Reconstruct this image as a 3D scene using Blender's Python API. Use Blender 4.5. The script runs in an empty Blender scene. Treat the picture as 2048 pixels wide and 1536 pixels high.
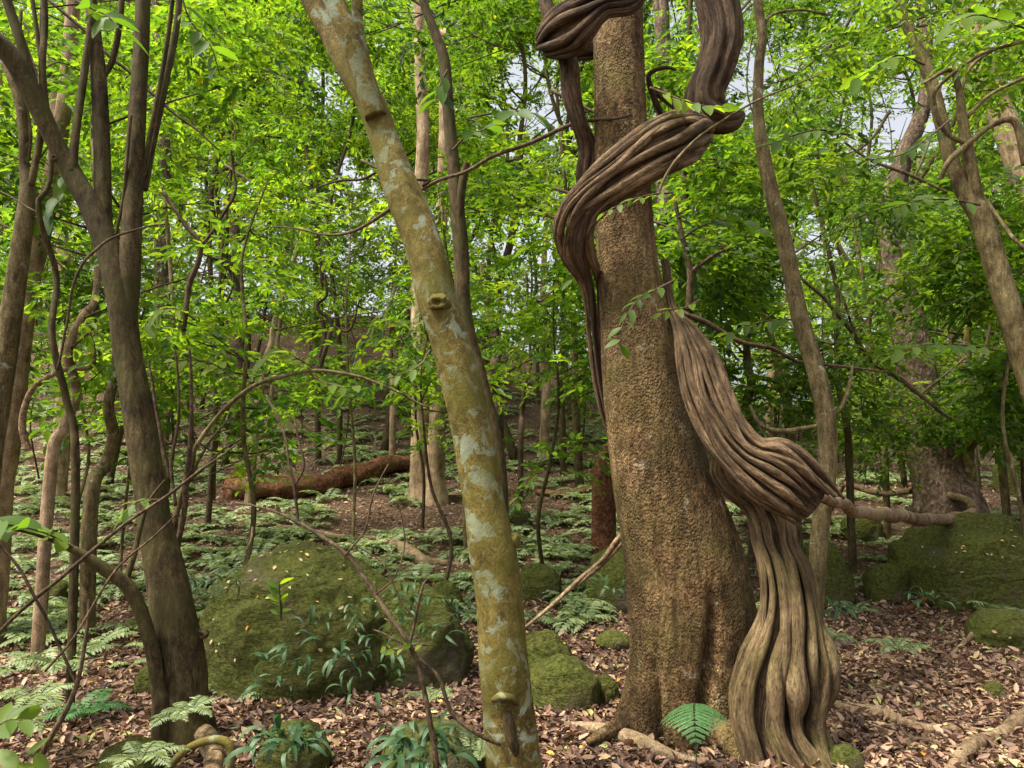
import bpy, math
import numpy as np
from mathutils import Vector, Quaternion

# ------------------------------------------------------------------ camera, sky, sun, exposure
S = bpy.context.scene
COL = S.collection
FPX, PITCH, CAMZ = 1500.0, math.radians(5.0), 1.55
cam_d = bpy.data.cameras.new("camera"); cam = bpy.data.objects.new("camera", cam_d); COL.objects.link(cam)
cam.location = (0, 0, CAMZ); cam.rotation_euler = (math.pi / 2 + PITCH, 0, 0)
cam_d.sensor_width = 36.0; cam_d.lens = 36.0 * FPX / 2048.0; cam_d.clip_start = 0.05; cam_d.clip_end = 3000
S.camera = cam

SUN_EL, SUN_AZ = math.radians(62), math.radians(-114)      # azimuth from +Y (into the picture) towards +X
w = bpy.data.worlds.new("World"); S.world = w; w.use_nodes = True
wn, wl = w.node_tree.nodes, w.node_tree.links
bgn = wn["Background"]; bgn.inputs["Strength"].default_value = 0.15
sky = wn.new("ShaderNodeTexSky"); sky.sky_type = 'NISHITA'; sky.sun_disc = False
sky.sun_elevation = SUN_EL; sky.sun_rotation = SUN_AZ
sky.air_density = 1.0; sky.dust_density = 6.0; sky.ozone_density = 0.6
hs = wn.new("ShaderNodeHueSaturation"); hs.inputs["Saturation"].default_value = 0.3   # thin overcast
wl.new(sky.outputs[0], hs.inputs["Color"]); wl.new(hs.outputs[0], bgn.inputs["Color"])
sd = bpy.data.lights.new("sun", 'SUN'); sd.energy = 3.8; sd.angle = math.radians(10); sd.color = (1, 0.92, 0.77)
so = bpy.data.objects.new("sun", sd); COL.objects.link(so)
sdir = Vector((math.sin(SUN_AZ) * math.cos(SUN_EL), math.cos(SUN_AZ) * math.cos(SUN_EL), math.sin(SUN_EL)))
so.rotation_euler = sdir.to_track_quat('Z', 'Y').to_euler(); so.location = sdir * 60
S.view_settings.view_transform = 'Standard'; S.view_settings.look = 'None'
S.view_settings.exposure = 1.05; S.view_settings.gamma = 1.0; S.view_settings.use_curve_mapping = False
S.render.engine = 'CYCLES'
S.cycles.max_bounces = 7; S.cycles.diffuse_bounces = 4; S.cycles.glossy_bounces = 2
S.cycles.transmission_bounces = 4; S.cycles.transparent_max_bounces = 4
S.cycles.use_denoising = True

R = np.random.default_rng(11)

# ------------------------------------------------------------------ placing
CP, SP = math.cos(PITCH), math.sin(PITCH)
def ray(px, py):
    a, b = (px - 1024.0) / FPX, (768.0 - py) / FPX
    return np.array([a, CP - b * SP, SP + b * CP])
def P(px, py, Y):
    d = ray(px, py); return np.array([0, 0, CAMZ]) + d * (Y / d[1])
def M(n, Y):                                             # n pixels of the photograph in metres at distance Y
    return n * Y / FPX

def hash3(i, j, k, s=0):
    h = (i.astype(np.int64) * 374761393 + j.astype(np.int64) * 668265263 + k.astype(np.int64) * 2147483647 + s * 974711) & 0xffffffff
    h = ((h ^ (h >> 13)) * 1274126177) & 0xffffffff
    h = ((h ^ (h >> 16)) * 2246822519) & 0xffffffff
    return ((h ^ (h >> 15)) & 0xffff) / 65535.0
def noise(p, s=0):                                       # value noise, -1..1
    p = np.asarray(p, float); i = np.floor(p).astype(np.int64); f = p - i; f = f * f * (3 - 2 * f)
    r = 0
    for dx in (0, 1):
        for dy in (0, 1):
            for dz in (0, 1):
                wgt = (f[:, 0] if dx else 1 - f[:, 0]) * (f[:, 1] if dy else 1 - f[:, 1]) * (f[:, 2] if dz else 1 - f[:, 2])
                r = r + wgt * hash3(i[:, 0] + dx, i[:, 1] + dy, i[:, 2] + dz, s)
    return r * 2 - 1
def fbm(p, o=4, s=0):
    p = np.asarray(p, float); a, r = 1.0, 0
    for k in range(o):
        r = r + a * noise(p * 2.03 ** k + 17.3 * k, s + k); a *= 0.5
    return r / 1.6

def gz_arr(x, y):                                        # the lie of the land
    x = np.asarray(x, float); y = np.asarray(y, float)
    t = np.clip(y - 5.6, 0, None); t1 = np.minimum(t, 18.0)
    k = 1 / (1 + np.exp((x - 1.5) / 2.2))                # 1 on the hillside, 0 on the flatter side
    g = (0.098 * t1 + (0.0022 + 0.0088 * k) * t1 ** 2)
    g = g + np.clip(t - 18.0, 0, 14) * (0.10 + 0.12 * k)
    p = np.stack([x * 0.55, y * 0.55, x * 0 + 3.1], -1)
    g = g + 0.10 * fbm(p, 3, 5) * np.clip(0.4 + t * 0.12, 0, 1.6)
    p = np.stack([x * 3.2, y * 3.2, x * 0 + 8.1], -1)
    return g + 0.022 * fbm(p, 3, 9)
def gz(x, y): return float(gz_arr(np.array([x]), np.array([y]))[0])
def G(px, py):                                           # where the photograph's pixel meets the ground
    d = ray(px, py); t = np.linspace(1.5, 60, 2400); q = d[None] * t[:, None]
    h = CAMZ + q[:, 2] - gz_arr(q[:, 0], q[:, 1]); i = np.argmax(h < 0)
    if not (h < 0).any(): i = len(t) - 1
    x, y = q[i, 0], q[i, 1]; return np.array([x, y, gz(x, y)])

# ------------------------------------------------------------------ objects
def prop(o, label=None, cat=None, group=None, kind=None):
    for k, v in (("label", label), ("category", cat), ("group", group), ("kind", kind)):
        if v: o[k] = v
    return o
def thing(name, base, label, cat, group=None):
    o = bpy.data.objects.new(name, None); COL.objects.link(o); o.location = tuple(base); o.empty_display_size = 0.1
    return prop(o, label, cat, group)
def mesh(name, v, f, mat=None, uv=None, tint=None, smooth=True):
    """f: list of (n,k) integer arrays"""
    me = bpy.data.meshes.new(name); v = np.asarray(v, np.float32)
    if not isinstance(f, list): f = [f]
    f = [np.asarray(a, np.int32) for a in f if len(a)]
    tot = np.concatenate([np.full(len(a), a.shape[1], np.int32) for a in f]); loops = np.concatenate([a.ravel() for a in f])
    me.vertices.add(len(v)); me.vertices.foreach_set("co", v.ravel())
    me.loops.add(len(loops)); me.loops.foreach_set("vertex_index", loops)
    me.polygons.add(len(tot)); st = np.zeros(len(tot), np.int32); st[1:] = np.cumsum(tot)[:-1]
    me.polygons.foreach_set("loop_start", st); me.polygons.foreach_set("loop_total", tot)
    me.update(calc_edges=True)
    if smooth: me.polygons.foreach_set("use_smooth", np.ones(len(tot), bool))
    if uv is not None:
        l = me.uv_layers.new(name="UVMap"); l.data.foreach_set("uv", np.asarray(uv, np.float32)[loops].ravel())
    if tint is not None:
        a = me.attributes.new("tint", 'FLOAT', 'POINT'); a.data.foreach_set("value", np.asarray(tint, np.float32))
    if mat: me.materials.append(mat)
    me.validate(verbose=False)
    return me
def obj(name, me, parent=None, loc=None):
    o = bpy.data.objects.new(name, me); COL.objects.link(o)
    if parent: o.parent = parent
    if loc is not None: o.location = tuple(loc)
    return o

# ------------------------------------------------------------------ materials
def mat(name):
    m = bpy.data.materials.new(name); m.use_nodes = True; nt = m.node_tree
    return m, nt, nt.nodes["Principled BSDF"]
def ramp(nt, fac, stops, interp='LINEAR'):
    r = nt.nodes.new("ShaderNodeValToRGB"); cr = r.color_ramp; cr.interpolation = interp
    while len(cr.elements) < len(stops): cr.elements.new(0.5)
    for e, (p, c) in zip(cr.elements, stops): e.position = p; e.color = (*c, 1)
    nt.links.new(fac, r.inputs[0]); return r.outputs[0]
def tex(nt, vec, scale, detail=4, rough=0.55, dist=0.0):
    n = nt.nodes.new("ShaderNodeTexNoise"); n.inputs["Scale"].default_value = scale; n.inputs["Detail"].default_value = detail
    n.inputs["Roughness"].default_value = rough; n.inputs["Distortion"].default_value = dist
    nt.links.new(vec, n.inputs["Vector"]); return n.outputs["Fac"]
def vor(nt, vec, scale, feature='F1'):
    n = nt.nodes.new("ShaderNodeTexVoronoi"); n.feature = feature; n.inputs["Scale"].default_value = scale
    nt.links.new(vec, n.inputs["Vector"]); return n.outputs["Distance"]
def mapv(nt, src, scale):
    m = nt.nodes.new("ShaderNodeMapping"); m.inputs["Scale"].default_value = scale
    nt.links.new(src, m.inputs["Vector"]); return m.outputs[0]
def coords(nt, which): return nt.nodes.new("ShaderNodeTexCoord").outputs[which]
def mix(nt, fac, a, b, mode='MIX'):
    n = nt.nodes.new("ShaderNodeMix"); n.data_type = 'RGBA'; n.blend_type = mode
    for s, v in ((n.inputs[0], fac), (n.inputs[6], a), (n.inputs[7], b)):
        if isinstance(v, (int, float)): s.default_value = v
        elif isinstance(v, tuple): s.default_value = (*v, 1)
        else: nt.links.new(v, s)
    return n.outputs[2]
def math_(nt, op, a, b=None):
    n = nt.nodes.new("ShaderNodeMath"); n.operation = op
    for i, v in enumerate((a, b)):
        if v is None: continue
        if isinstance(v, (int, float)): n.inputs[i].default_value = v
        else: nt.links.new(v, n.inputs[i])
    return n.outputs[0]
def bump(nt, bs, h, strength, dist):
    b = nt.nodes.new("ShaderNodeBump"); b.inputs["Strength"].default_value = strength; b.inputs["Distance"].default_value = dist
    nt.links.new(h, b.inputs["Height"]); nt.links.new(b.outputs[0], bs.inputs["Normal"])

def bark(name, dark, mid, light, grain=(30, 30, 8), patch=None, patch_amt=0.6, moss=None, moss_lo=0.55, bs_=0.7, bd=0.012, pimple=0.0):
    m, nt, b = mat(name); oc = coords(nt, "Object")
    g = tex(nt, mapv(nt, oc, grain), 1.0, 7, 0.65, 0.4)
    c = ramp(nt, g, [(0.36, dark), (0.5, mid), (0.64, light)])
    big = tex(nt, oc, 2.8, 5, 0.65)
    c = mix(nt, 1.0, c, ramp(nt, tex(nt, oc, 9.0, 4, 0.6), [(0.36, (0.62, 0.6, 0.56)), (0.62, (1.25, 1.22, 1.2))]), 'MULTIPLY')
    c = mix(nt, ramp(nt, big, [(0.45, (0, 0, 0)), (0.65, (0.7, 0.7, 0.7))]), c, ramp(nt, g, [(0.3, tuple(x * 0.8 for x in mid)), (0.7, tuple(min(1, x * 1.25) for x in light))]))
    fine = tex(nt, mapv(nt, oc, (150, 150, 70)), 1.0, 5, 0.7)
    c = mix(nt, 1.0, c, ramp(nt, fine, [(0.36, (0.55, 0.53, 0.5)), (0.62, (1.3, 1.28, 1.25))]), 'MULTIPLY')
    c = mix(nt, 1.0, c, ramp(nt, tex(nt, mapv(nt, oc, (1, 1, .6)), 3.6, 3, 0.5), [(0.35, (0.68, 0.66, 0.62)), (0.65, (1.22, 1.22, 1.22))]), 'MULTIPLY')
    if patch:
        pn = tex(nt, oc, 9.0, 7, 0.68, 0.6)
        pm = ramp(nt, pn, [(patch_amt, (0, 0, 0)), (patch_amt + 0.05, (1, 1, 1))])
        c = mix(nt, pm, c, mix(nt, g, tuple(x * 0.75 for x in patch), tuple(min(1, x * 1.2) for x in patch)))
    if moss:
        mn = tex(nt, oc, 3.1, 5, 0.6)
        mm = ramp(nt, mn, [(moss_lo - 0.12, (0, 0, 0)), (moss_lo + 0.12, (0.8, 0.8, 0.8))])
        c = mix(nt, mm, c, moss)
    nt.links.new(c, b.inputs["Base Color"]); b.inputs["Roughness"].default_value = 0.85; b.inputs["Specular IOR Level"].default_value = 0.2
    h = math_(nt, 'ADD', g, math_(nt, 'MULTIPLY', fine, 0.5))
    if pimple:
        v = vor(nt, mapv(nt, oc, (pimple, pimple, pimple * 0.7)), 1.0)
        msk = ramp(nt, tex(nt, oc, 5.0, 4, 0.6), [(0.38, (0.15, 0.15, 0.15)), (0.6, (1, 1, 1))])
        crack = tex(nt, mapv(nt, oc, (15, 15, 3.2)), 1.0, 5, 0.6, 0.8)
        h = math_(nt, 'ADD', math_(nt, 'ADD', math_(nt, 'MULTIPLY', math_(nt, 'MULTIPLY', v, msk), -0.8), math_(nt, 'MULTIPLY', g, 1.2)), math_(nt, 'MULTIPLY', crack, 1.6))
        c = mix(nt, 1.0, c, ramp(nt, crack, [(0.36, (0.5, 0.47, 0.44)), (0.52, (1, 1, 1)), (0.68, (1.18, 1.17, 1.16))]), 'MULTIPLY')
        c = mix(nt, 1.0, c, ramp(nt, tex(nt, mapv(nt, oc, (3, 3, .8)), 1.0, 4, .55), [(0.36, (0.6, 0.58, 0.52)), (0.6, (1.15, 1.15, 1.15))]), 'MULTIPLY')
        c2 = mix(nt, ramp(nt, v, [(0.45, (0, 0, 0)), (0.85, (0.6, 0.6, 0.6))]), c, tuple(x * 0.7 for x in dark))
        nt.links.new(c2, b.inputs["Base Color"])
    bump(nt, b, h, bs_, bd)
    return m
def strand_bark(name, dark, mid, light, moss=None):       # grain follows the stem through its UVs (metres)
    m, nt, b = mat(name); uv = coords(nt, "UV")
    g = tex(nt, mapv(nt, uv, (95, 7, 1)), 1.0, 6, 0.65, 0.6)
    g2 = tex(nt, mapv(nt, uv, (22, 2.5, 1)), 1.0, 4, 0.6, 0.3)
    s = math_(nt, 'ADD', math_(nt, 'MULTIPLY', g, 0.55), math_(nt, 'MULTIPLY', g2, 0.45))
    c = ramp(nt, s, [(0.38, dark), (0.49, mid), (0.60, light)])
    if moss:
        mn = tex(nt, coords(nt, "Object"), 4.0, 4, 0.6)
        c = mix(nt, ramp(nt, mn, [(0.45, (0, 0, 0)), (0.68, (0.65, 0.65, 0.65))]), c, moss)
    nt.links.new(c, b.inputs["Base Color"]); b.inputs["Roughness"].default_value = 0.8; b.inputs["Specular IOR Level"].default_value = 0.25
    fl = tex(nt, mapv(nt, uv, (160, 28, 1)), 1.0, 6, 0.7, 1.0)
    c = mix(nt, 1.0, c, ramp(nt, fl, [(0.38, (0.35, 0.33, 0.30)), (0.5, (1, 1, 1)), (0.66, (1.3, 1.28, 1.25))]), 'MULTIPLY')
    c = mix(nt, 1.0, c, ramp(nt, tex(nt, coords(nt, 'Object'), 5.0, 4, 0.6), [(0.36, (0.55, 0.52, 0.48)), (0.62, (1.15, 1.15, 1.15))]), 'MULTIPLY')
    nt.links.new(c, b.inputs['Base Color']); bump(nt, b, math_(nt, 'ADD', s, math_(nt, 'MULTIPLY', fl, 0.8)), 1.0, 0.018); return m
def leafmat(name, stops, trans=0.42, tcol=None, gloss=0.5, spec=0.25):
    m, nt, b = mat(name)
    a = nt.nodes.new("ShaderNodeAttribute"); a.attribute_name = "tint"
    c = ramp(nt, a.outputs["Fac"], stops)
    nt.links.new(c, b.inputs["Base Color"]); b.inputs["Roughness"].default_value = gloss; b.inputs["Specular IOR Level"].default_value = spec
    if trans:
        t = nt.nodes.new("ShaderNodeBsdfTranslucent"); mx = nt.nodes.new("ShaderNodeMixShader"); mx.inputs[0].default_value = trans
        tc = mix(nt, 1.0, c, tcol or (2.35, 2.4, 0.6), 'MULTIPLY'); nt.links.new(tc, t.inputs["Color"])
        nt.links.new(b.outputs[0], mx.inputs[1]); nt.links.new(t.outputs[0], mx.inputs[2])
        nt.links.new(mx.outputs[0], nt.nodes["Material Output"].inputs["Surface"])
    return m

MT = {}
MT['main'] = bark("bark_pimpled_brown", (0.072, 0.043, 0.018), (0.165, 0.106, 0.048), (0.275, 0.19, 0.095), (44, 44, 30), patch=(0.34, 0.29, 0.20), patch_amt=0.60, moss=(0.12, 0.10, 0.028), moss_lo=0.57, bs_=1.0, bd=0.02, pimple=95)
MT['lichen'] = bark("bark_olive_lichen", (0.045, 0.032, 0.008), (0.115, 0.088, 0.022), (0.19, 0.15, 0.045), (26, 26, 18), patch=(0.22, 0.25, 0.17), patch_amt=0.525, moss=(0.105, 0.095, 0.016), moss_lo=0.52, bs_=0.7, bd=0.01)
MT['olive'] = bark("bark_dark_olive", (0.022, 0.016, 0.007), (0.055, 0.041, 0.018), (0.10, 0.076, 0.034), (40, 40, 12), patch=(0.10, 0.105, 0.05), patch_amt=0.66, moss=(0.055, 0.055, 0.014), moss_lo=0.58, bs_=0.5, bd=0.006)
MT['pale'] = bark("bark_pale_tan", (0.16, 0.11, 0.065), (0.29, 0.21, 0.13), (0.39, 0.30, 0.205), (22, 22, 5), patch=(0.42, 0.40, 0.32), patch_amt=0.66, bs_=0.5, bd=0.01)
MT['grey'] = bark("bark_grey_green", (0.065, 0.05, 0.022), (0.125, 0.10, 0.046), (0.20, 0.165, 0.085), (34, 34, 9), patch=(0.27, 0.29, 0.22), patch_amt=0.62, bs_=0.4, bd=0.006)
MT['rough'] = bark("bark_rough_brown", (0.065, 0.046, 0.032), (0.135, 0.10, 0.07), (0.22, 0.17, 0.125), (30, 30, 14), bs_=0.9, bd=0.02, pimple=26)
MT['rot'] = bark("wood_rotting_red", (0.07, 0.025, 0.012), (0.17, 0.07, 0.035), (0.28, 0.15, 0.08), (24, 24, 24), moss=(0.10, 0.11, 0.03), moss_lo=0.66, bs_=1.0, bd=0.03)
MT['dead'] = bark("wood_dead_branch", (0.085, 0.053, 0.03), (0.19, 0.135, 0.08), (0.31, 0.235, 0.15), (40, 40, 40), moss=(0.15, 0.13, 0.04), moss_lo=0.68, bs_=0.6, bd=0.008)
MT['twig'] = bark("twig_dark", (0.03, 0.02, 0.012), (0.068, 0.046, 0.027), (0.13, 0.095, 0.058), (60, 60, 30), bs_=0.3, bd=0.003)
MT['vine'] = strand_bark("liana_wood", (0.045, 0.025, 0.011), (0.15, 0.097, 0.05), (0.28, 0.195, 0.11))
MT['vine_low'] = strand_bark("liana_wood_mossy", (0.045, 0.027, 0.011), (0.145, 0.096, 0.046), (0.25, 0.18, 0.095), moss=(0.16, 0.14, 0.04))
MT['vine_dark'] = strand_bark("liana_wood_dark", (0.03, 0.017, 0.009), (0.085, 0.053, 0.028), (0.18, 0.12, 0.068))
G_ = lambda *s: list(s)
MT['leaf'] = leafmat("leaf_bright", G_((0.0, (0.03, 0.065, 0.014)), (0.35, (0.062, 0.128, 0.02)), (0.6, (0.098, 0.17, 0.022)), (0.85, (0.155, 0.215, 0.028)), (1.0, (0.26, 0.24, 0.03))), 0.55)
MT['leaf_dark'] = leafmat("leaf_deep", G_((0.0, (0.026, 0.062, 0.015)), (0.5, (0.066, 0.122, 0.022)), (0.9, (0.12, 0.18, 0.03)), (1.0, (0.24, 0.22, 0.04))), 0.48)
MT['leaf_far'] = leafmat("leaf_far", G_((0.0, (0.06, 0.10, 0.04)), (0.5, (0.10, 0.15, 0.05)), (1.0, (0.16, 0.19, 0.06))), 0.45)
MT['fern'] = leafmat("fern_frond", G_((0.0, (0.085, 0.13, 0.05)), (0.5, (0.21, 0.27, 0.12)), (1.0, (0.36, 0.42, 0.23))), 0.35, (1.5, 1.5, 0.8), 0.5, 0.4)
MT['fern_vivid'] = leafmat("fern_vivid", G_((0.0, (0.045, 0.125, 0.04)), (0.5, (0.075, 0.175, 0.06)), (1.0, (0.12, 0.23, 0.085))), 0.3, (1.4, 1.6, 0.7), 0.55, 0.25)
MT['strap'] = leafmat("strap_blade", G_((0.0, (0.018, 0.048, 0.018)), (0.6, (0.04, 0.085, 0.034)), (1.0, (0.095, 0.15, 0.08))), 0.25, (1.5, 1.5, 0.8), 0.5, 0.25)
MT['litter'] = leafmat("fallen_leaf", G_((0.0, (0.05, 0.028, 0.02)), (0.3, (0.15, 0.083, 0.054)), (0.6, (0.275, 0.165, 0.108)), (0.85, (0.41, 0.28, 0.18)), (0.97, (0.46, 0.34, 0.16)), (1.0, (0.30, 0.34, 0.10))), 0.12, (1.2, 1.1, 0.9), 0.55, 0.3)
MT['litter_yellow'] = leafmat("fallen_leaf_yellow", G_((0.0, (0.55, 0.22, 0.02)), (1.0, (0.62, 0.42, 0.08))), 0.15, (1.1, 1.1, 0.8), 0.5, 0.3)
MT['litter_green'] = leafmat("fallen_leaf_green", G_((0.0, (0.20, 0.28, 0.07)), (1.0, (0.42, 0.48, 0.20))), 0.2, (1.1, 1.1, 0.8), 0.5, 0.3)
def rockmat(name, moss_amt):
    m, nt, b = mat(name); oc = coords(nt, "Object")
    n1 = tex(nt, oc, 2.6, 6, 0.6); n2 = tex(nt, oc, 38, 6, 0.7); n3 = tex(nt, mapv(nt, oc, (5, 5, 16)), 1, 6, 0.65, 0.6)
    stone = ramp(nt, n3, [(0.3, (0.07, 0.058, 0.036)), (0.6, (0.15, 0.12, 0.08)), (0.8, (0.24, 0.21, 0.16))])
    moss = ramp(nt, n2, [(0.32, (0.03, 0.04, 0.007)), (0.5, (0.085, 0.10, 0.018)), (0.68, (0.155, 0.165, 0.036))])
    moss = mix(nt, ramp(nt, n1, [(0.35, (0, 0, 0)), (0.65, (0.7, 0.7, 0.7))]), moss, ramp(nt, n2, [(0.35, (0.045, 0.046, 0.014)), (0.65, (0.125, 0.115, 0.036))]))
    c = mix(nt, ramp(nt, n1, [(moss_amt, (1, 1, 1)), (moss_amt + 0.14, (0, 0, 0))]), stone, moss)
    nt.links.new(c, b.inputs["Base Color"]); b.inputs["Roughness"].default_value = 0.95; b.inputs["Specular IOR Level"].default_value = 0.15
    bump(nt, b, math_(nt, 'ADD', n2, math_(nt, 'MULTIPLY', n3, 1.6)), 1.0, 0.04); return m
MT['rock'] = rockmat("stone_mossy", 0.57); MT['rock_bare'] = rockmat("stone_half_bare", 0.5); MT['rock_mid'] = rockmat("stone_part_mossy", 0.56)
def groundmat():
    m, nt, b = mat("forest_soil"); oc = coords(nt, "Object")
    n = tex(nt, oc, 26, 6, 0.7); v = vor(nt, oc, 22)
    c = ramp(nt, n, [(0.25, (0.03, 0.018, 0.012)), (0.5, (0.10, 0.062, 0.042)), (0.75, (0.22, 0.145, 0.10))])
    c = mix(nt, ramp(nt, tex(nt, oc, 1.1, 4), [(0.5, (0, 0, 0)), (0.7, (0.5, 0.5, 0.5))]), c, (0.07, 0.075, 0.03))
    nt.links.new(c, b.inputs["Base Color"]); b.inputs["Roughness"].default_value = 0.95; b.inputs["Specular IOR Level"].default_value = 0.1
    bump(nt, b, math_(nt, 'ADD', n, v), 0.9, 0.03); return m
MT['ground'] = groundmat()

# ------------------------------------------------------------------ shape builders
def spline(pts, n):
    """Catmull-Rom through rows of pts (any number of columns), n samples, even in the first three columns' length"""
    p = np.asarray(pts, float); q = np.vstack([2 * p[0] - p[1], p, 2 * p[-1] - p[-2]])
    out = []
    for i in range(len(p) - 1):
        t = np.linspace(0, 1, 24, endpoint=False)[:, None]; a, b, c, d = q[i:i + 4]
        out.append(0.5 * (2 * b + (c - a) * t + (2 * a - 5 * b + 4 * c - d) * t ** 2 + (3 * b - a - 3 * c + d) * t ** 3))
    out.append(p[-1:]); o = np.vstack(out)
    s = np.r_[0, np.cumsum(np.linalg.norm(np.diff(o[:, :3], axis=0), axis=1))]; u = np.linspace(0, s[-1], n)
    return np.stack([np.interp(u, s, o[:, k]) for k in range(o.shape[1])], 1)
def unit(v): return v / np.maximum(np.linalg.norm(v, axis=-1, keepdims=True), 1e-9)
def sweep(path, a, b, ref, seg, prof=None, caps=True):
    """sweeps a section of half-width a (across) and half-depth b (along ref) down the path"""
    path = np.asarray(path, float); n = len(path)
    T = unit(np.gradient(path, axis=0)); ref = np.broadcast_to(np.asarray(ref, float), path.shape)
    N = unit(ref - (ref * T).sum(1, keepdims=True) * T); B = np.cross(T, N)
    th = np.linspace(0, 2 * math.pi, seg, endpoint=False) + math.pi      # seam away from ref
    L = np.r_[0, np.cumsum(np.linalg.norm(np.diff(path, axis=0), axis=1))]
    TH, SS = np.meshgrid(th, L); m = prof(TH, SS) if prof is not None else np.ones_like(TH)
    a = np.broadcast_to(a, (n,))[:, None]; b = np.broadcast_to(b, (n,))[:, None]
    v = path[:, None] + N[:, None] * (np.cos(TH) * b * m)[..., None] + B[:, None] * (np.sin(TH) * a * m)[..., None]
    v = v.reshape(-1, 3)
    i = np.arange(n - 1)[:, None] * seg; j = np.arange(seg)[None]; k = (j + 1) % seg
    f = np.stack([i + j, i + k, i + seg + k, i + seg + j], -1).reshape(-1, 4)
    r = float(np.mean(np.maximum(a, b)))
    uv = np.stack([TH * r, SS], -1).reshape(-1, 2)
    fs = [f]
    if caps:
        v = np.vstack([v, path[:1], path[-1:]]); uv = np.vstack([uv, uv[:1], uv[-1:]]); c0 = n * seg
        j = np.arange(seg); k = (j + 1) % seg
        fs.append(np.vstack([np.stack([k, j, j * 0 + c0], 1), np.stack([(n - 1) * seg + j, (n - 1) * seg + k, j * 0 + c0 + 1], 1)]))
    return v, fs, uv
class Bag:                                                # several swept pieces of ONE part
    def __init__(s): s.v, s.f, s.uv, s.n = [], {}, [], 0
    def add(s, v, fs, uv):
        for f in fs: s.f.setdefault(f.shape[1], []).append(f + s.n)
        s.v.append(v); s.uv.append(uv); s.n += len(v)
    def mesh(s, name, m, off=(0, 0, 0)):
        return mesh(name, np.vstack(s.v) - np.asarray(off), [np.vstack(x) for x in s.f.values()], m, np.vstack(s.uv))
def stem_prof(amp, seed, lump=1.0):
    def f(TH, SS):
        p = np.stack([np.cos(TH) * 1.3, np.sin(TH) * 1.3, SS * 3.0 * lump], -1).reshape(-1, 3)
        return 1 + amp * fbm(p, 3, seed).reshape(TH.shape)
    return f
def refs_for(path):
    T = unit(np.gradient(path, axis=0)); r = np.tile(np.array([0, -1.0, 0]), (len(path), 1)); r[np.abs(T[:, 1]) > 0.9] = (1, 0, 0)
    return r
def stem(path, rad, seg=12, amp=0.08, seed=0, lump=1.0):
    """round stem, rad an array along the path"""
    path = np.asarray(path); return sweep(path, rad, rad, refs_for(path) + np.array([0.05, 0, 0.03]), seg, stem_prof(amp, seed, lump))
def pxstem(rows, n=60, seg=14, amp=0.08, seed=0, jit=0.0, root=False):
    """rows: (px, py, Y, width in px)"""
    q = np.array([[*P(r[0], r[1], r[2]), M(r[3] / 2, r[2])] for r in rows])
    if root:
        g = gz(q[0, 0], q[0, 1]) - 0.12
        if q[0, 2] > g: q = np.vstack([[q[0, 0] + (q[0, 0] - q[1, 0]) * .3, q[0, 1], g, q[0, 3] * 1.12], q])
    s = spline(q, n)
    if jit: s[:, :3] += jit * np.stack([noise(np.stack([s[:, 2] * 5 + k * 7, s[:, 0] * 5, s[:, 1] * 0 + seed], 1), k) for k in range(3)], 1)
    return s, stem(s[:, :3], s[:, 3], seg, amp, seed)

# leaf templates: x along the blade, y across, z up
LEAF6 = (np.array([[0, 0, 0], [0.33, 0.5, 0.07], [0.68, 0.42, 0.04], [1, 0, -0.12], [0.68, -0.42, 0.04], [0.33, -0.5, 0.07]]), np.array([[0, 3, 2, 1], [0, 5, 4, 3]]))
LEAF4 = (np.array([[0, 0, 0], [0.45, 0.5, 0.06], [1, 0, -0.08], [0.45, -0.5, 0.06]]), np.array([[0, 2, 1], [0, 3, 2]]))
CURL6 = (np.array([[0, 0, 0.0], [0.3, 0.5, 0.16], [0.7, 0.42, 0.2], [1, 0, 0.12], [0.7, -0.42, 0.16], [0.3, -0.5, 0.2]]), np.array([[0, 3, 2, 1], [0, 5, 4, 3]]))
def scatter(tpl, pos, d, up, ln, wd, tint):
    """places one template many times; returns verts, faces, per-vertex tint"""
    tv, tf = tpl; d = unit(d); s = unit(np.cross(up, d)); u = np.cross(d, s); k = len(tv)
    v = pos[:, None] + (tv[None, :, 0:1] * ln[:, None, None]) * d[:, None] + (tv[None, :, 1:2] * wd[:, None, None]) * s[:, None] + (tv[None, :, 2:3] * ln[:, None, None]) * u[:, None]
    f = (tf[None] + (np.arange(len(pos)) * k)[:, None, None]).reshape(-1, tf.shape[1])
    return v.reshape(-1, 3), f, np.repeat(tint, k)
def rdir(rng, n): return unit(rng.normal(size=(n, 3)))
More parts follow.
